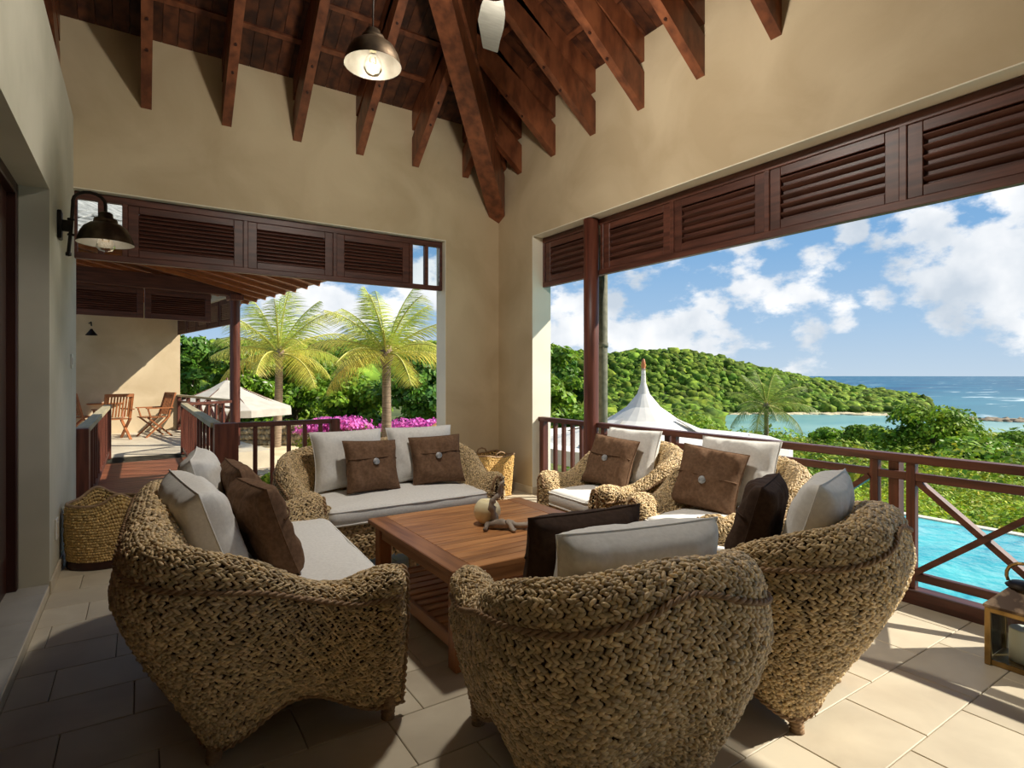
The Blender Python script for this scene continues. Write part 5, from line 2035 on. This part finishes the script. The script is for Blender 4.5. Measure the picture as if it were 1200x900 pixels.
lo_ = (len(prof) - 2) * m2
val = [vs[lo_ + k] for k in range(m2)]
MB().add(val + [(x * 1.005, y * 1.005, z - .2) for x, y, z in val], [(k, m2 + k, m2 + (k + 1) % m2, (k + 1) % m2) for k in range(m2)]).build('valance', M['parasol'], cv, True)
MB().lathe([(.03, 0), (.03, za + .06), (0, za + .08)], (0, 0, 0), 10).build('pole', M['mahog_z'], ps, True)
MB().lathe([(0, 0), (.3, 0), (.3, .08), (.06, .14)], (0, 0, 0), 18).build('base', M['stone'], ps, True)
for k in range(8):
    a = 2 * PI * k / 8 + .2
    MB().tube([(0, 0, za - .06), (rw_ * .97 * math.cos(a), rw_ * .97 * math.sin(a), ze - .02)], .012, 5).build('rib', M['mahog_z'], ps, True)

# pagoda tent by the pool
tq = at(754, 10.2, -2.2)
tt = root('pagoda_tent', 'white pagoda tent with a tall pointed roof and copper finial', 'tent', tq, -YAW + R(14))
zap = 1.4 + 8 / FOCAL * 10.2 + 2.2
eav = 1.4 - 73 / FOCAL * 10.2 + 2.2
prof = [(.035, zap), (.045, zap - .25), (.11, zap - .45), (.30, zap - .68), (.62, zap - .90), (1.1, zap - 1.10), (1.75, zap - 1.28), (2.42, eav)]
n = 8
vs, fs = [], []
for i, (r_, z) in enumerate(prof):
    sq = smooth01(np.array([(i - 1) / 6.0]))[0]
    for k in range(24):
        a = 2 * PI * k / 24 + PI / 8
        kk_ = 1 / math.cos(((a - PI / 8 + PI / 8) % (PI / 4)) - PI / 8) * math.cos(PI / 8)
        rr = r_ * ((1 - sq) + sq * kk_ * 1.04)
        vs.append((rr * math.cos(a), rr * math.sin(a), z))
for i in range(len(prof) - 1):
    for k in range(24):
        a, b_ = i * 24 + k, i * 24 + (k + 1) % 24
        fs.append((a, a + 24, b_ + 24, b_))
cv = MB().add(vs, fs, False).build('canopy', M['tent'], tt, True)
val = vs[-24:]
MB().add(val + [(x, y, z - .22) for x, y, z in val], [(k, 24 + k, 24 + (k + 1) % 24, (k + 1) % 24) for k in range(24)]).build('valance', M['tent'], cv, True)
# cap seam and grey vent flaps between the panels
for k in range(4):
    a0 = PI / 8 + k * PI / 2 + R(8)
    pts = []
    for (r_, z) in ((.64, zap - .88), (1.1, zap - 1.085), (1.72, zap - 1.25)):
        pts.append((r_, z))
    vv = [(r_ * 1.02 * math.cos(a0 - w2), r_ * 1.02 * math.sin(a0 - w2), z + .02) for (r_, z), w2 in zip(pts, (.05, .1, .05))]
    vv += [(r_ * 1.02 * math.cos(a0 + w2), r_ * 1.02 * math.sin(a0 + w2), z + .02) for (r_, z), w2 in zip(pts, (.05, .1, .05))]
    MB().add(vv + [(x, y, z - .012) for x, y, z in vv], [(0, 1, 4, 3), (1, 2, 5, 4), (6, 9, 10, 7), (7, 10, 11, 8)]).build('vent_flap', M['tent_vent'], tt, True)
MB().lathe([(0, .20), (.02, .19), (.035, .13), (.042, .06), (.03, .02), (.045, .0), (0, 0)], (0, 0, zap - .02), 12).build('finial', M['copper'], tt, True)
MB().lathe([(.04, 0), (.04, zap - .1)], (0, 0, 0), 10).build('centre_pole', M['mahog_z'], tt, True)
for k in range(8):
    a = 2 * PI * k / 8
    MB().tube([(2.2 * math.cos(a), 2.2 * math.sin(a), 0), (2.2 * math.cos(a), 2.2 * math.sin(a), eav)], .035, 8).build('pole', M['tent'], tt, True)

# scrub on the slope towards the lagoon: too many to count
def scrub(name, label, px0, px1, t0, t1, n, rmin, rmax, leaf, per, m, seed, base=(1, 1, 1), sink=.3):
    rg = np.random.default_rng(seed)
    cs, rs_, ns_ = [], [], []
    while len(cs) < n:
        t = math.sqrt(rg.uniform(t0 * t0, t1 * t1)); px = rg.uniform(px0, px1)
        x, y_, _ = at(px, t)
        if x < 8.6 and y_ < 5.6: continue
        if (x - tq[0]) ** 2 + (y_ - tq[1]) ** 2 < 7.5: continue
        r_ = rg.uniform(rmin, rmax)
        z = float(terrain(np.array([px]), np.array([t]))[0])
        if z < SEA + .2: continue
        cs.append((x, y_, z + r_ * sink)); rs_.append(r_); ns_.append(per)
    Vs, Fs, Ts = [], [], []
    b = 0
    for c, r_ in zip(cs, rs_):
        g = rg.uniform(.75, 1.3); yv_ = rg.uniform(.85, 1.3)
        V, F, T = leaf_cloud([c], [r_], [per], leaf * (.7 + .3 * r_ / rmax), rg, (base[0] * g * yv_, base[1] * g, base[2] * g), .22, 1.0, .5)
        Vs.append(V); Fs.append(F + b); Ts.append(T); b += len(V)
    o = link(bpy.data.objects.new(name, np_mesh(name, np.concatenate(Vs), np.concatenate(Fs), M[m], np.concatenate(Ts))))
    return tag(o, label, 'shrubs', kind='stuff')


scrub('hedge_scrub', 'bright green leafy scrub just beyond the pool edge', 690, 1330, 8.4, 17, 330, .5, .95, .052, 480, 'scrub', 1, (1.05, 1.05, .9), .35)
scrub('slope_scrub', 'green scrub covering the middle of the slope', 700, 1320, 17, 48, 330, .9, 1.9, .12, 330, 'scrub', 2, (1, 1, 1), .3)
scrub('shore_scrub', 'green scrub at the lagoon edge', 640, 1320, 48, 116, 330, 1.6, 3.0, .34, 170, 'scrub', 3, (.95, 1, 1), .25)
for i, (px, t, ytop, wpx, m, lab) in enumerate(((1095, 30, 476, 120, 'scrub', 'large spreading bush in front of the lagoon, right of centre'),
                                               (1150, 26, 515, 110, 'leaf', 'rounded green bush below the large spreading bush, towards the right edge'),
                                               (1190, 34, 508, 80, 'scrub', 'bush at the right edge of the view under the open sea'),
                                               (1012, 36, 500, 70, 'scrub', 'olive bush with dry twigs left of the large spreading bush'),
                                               (965, 42, 502, 50, 'leaf', 'small upright bush at the lagoon edge'))):
    z0 = float(terrain(np.array([float(px)]), np.array([float(t)]))[0])
    zt_ = 1.4 + (440 - ytop) / FOCAL * t
    tree('slope_bush', lab, at(px, t, z0), zt_ - z0, wpx / FOCAL * t, 9500, .125, m, 'bush', 70 + i, 'bushes on the slope', (1.05, 1.08, .95), clumps=30, z_lo=.02)


def hill_lumps(name, label, px0, px1, t0, t1, n, rmin, rmax, seed):
    rg = np.random.default_rng(seed)
    # icosphere-like lump
    V0, F0_ = ellipsoid(8, 5)
    V0 = V0[:, [1, 2, 0]]
    Vs, Fs, Ts = [], [], []
    b = 0
    k = 0
    tries = 0
    while k < n and tries < n * 20:
        tries += 1
        px = rg.uniform(px0, px1); t = math.sqrt(rg.uniform(t0 * t0, t1 * t1))
        z = float(terrain(np.array([px]), np.array([t]))[0])
        if z < SEA + .5: continue
        x, y_, _ = at(px, t)
        r_ = rg.uniform(rmin, rmax) * (1.35 if rg.random() < .12 else 1)
        V = V0 * (1 + rg.normal(0, .17, (len(V0), 1))) * np.array([r_, r_, r_ * rg.uniform(.6, .95)]) + np.array([x, y_, z + r_ * .25])
        Vs.append(V); Fs.append(F0_ + b); b += len(V0)
        g = rg.uniform(.42, 1.25); yv_ = rg.uniform(.85, 1.2)
        t_i = np.array([g * yv_, g, g * .95])[None] * np.clip(1 + rg.normal(0, .22, (len(V0), 1)), .4, 1.6)
        Ts.append(t_i); k += 1
    o = link(bpy.data.objects.new(name, np_mesh(name, np.concatenate(Vs), np.concatenate(Fs), M['hill'], np.concatenate(Ts), False)))
    return tag(o, label, 'woodland', kind='stuff')


hill_lumps('headland_wood', 'wooded green headland across the lagoon', 560, 1100, 213, 276, 4600, 1.0, 2.3, 1)
hill_lumps('valley_wood', 'green woodland between the garden and the headland', 600, 850, 112, 213, 1100, 1.4, 2.8, 2)
hill_lumps('garden_hill_wood', 'wooded slope rising behind the garden palms', 150, 600, 60, 262, 1500, 1.3, 2.8, 3)
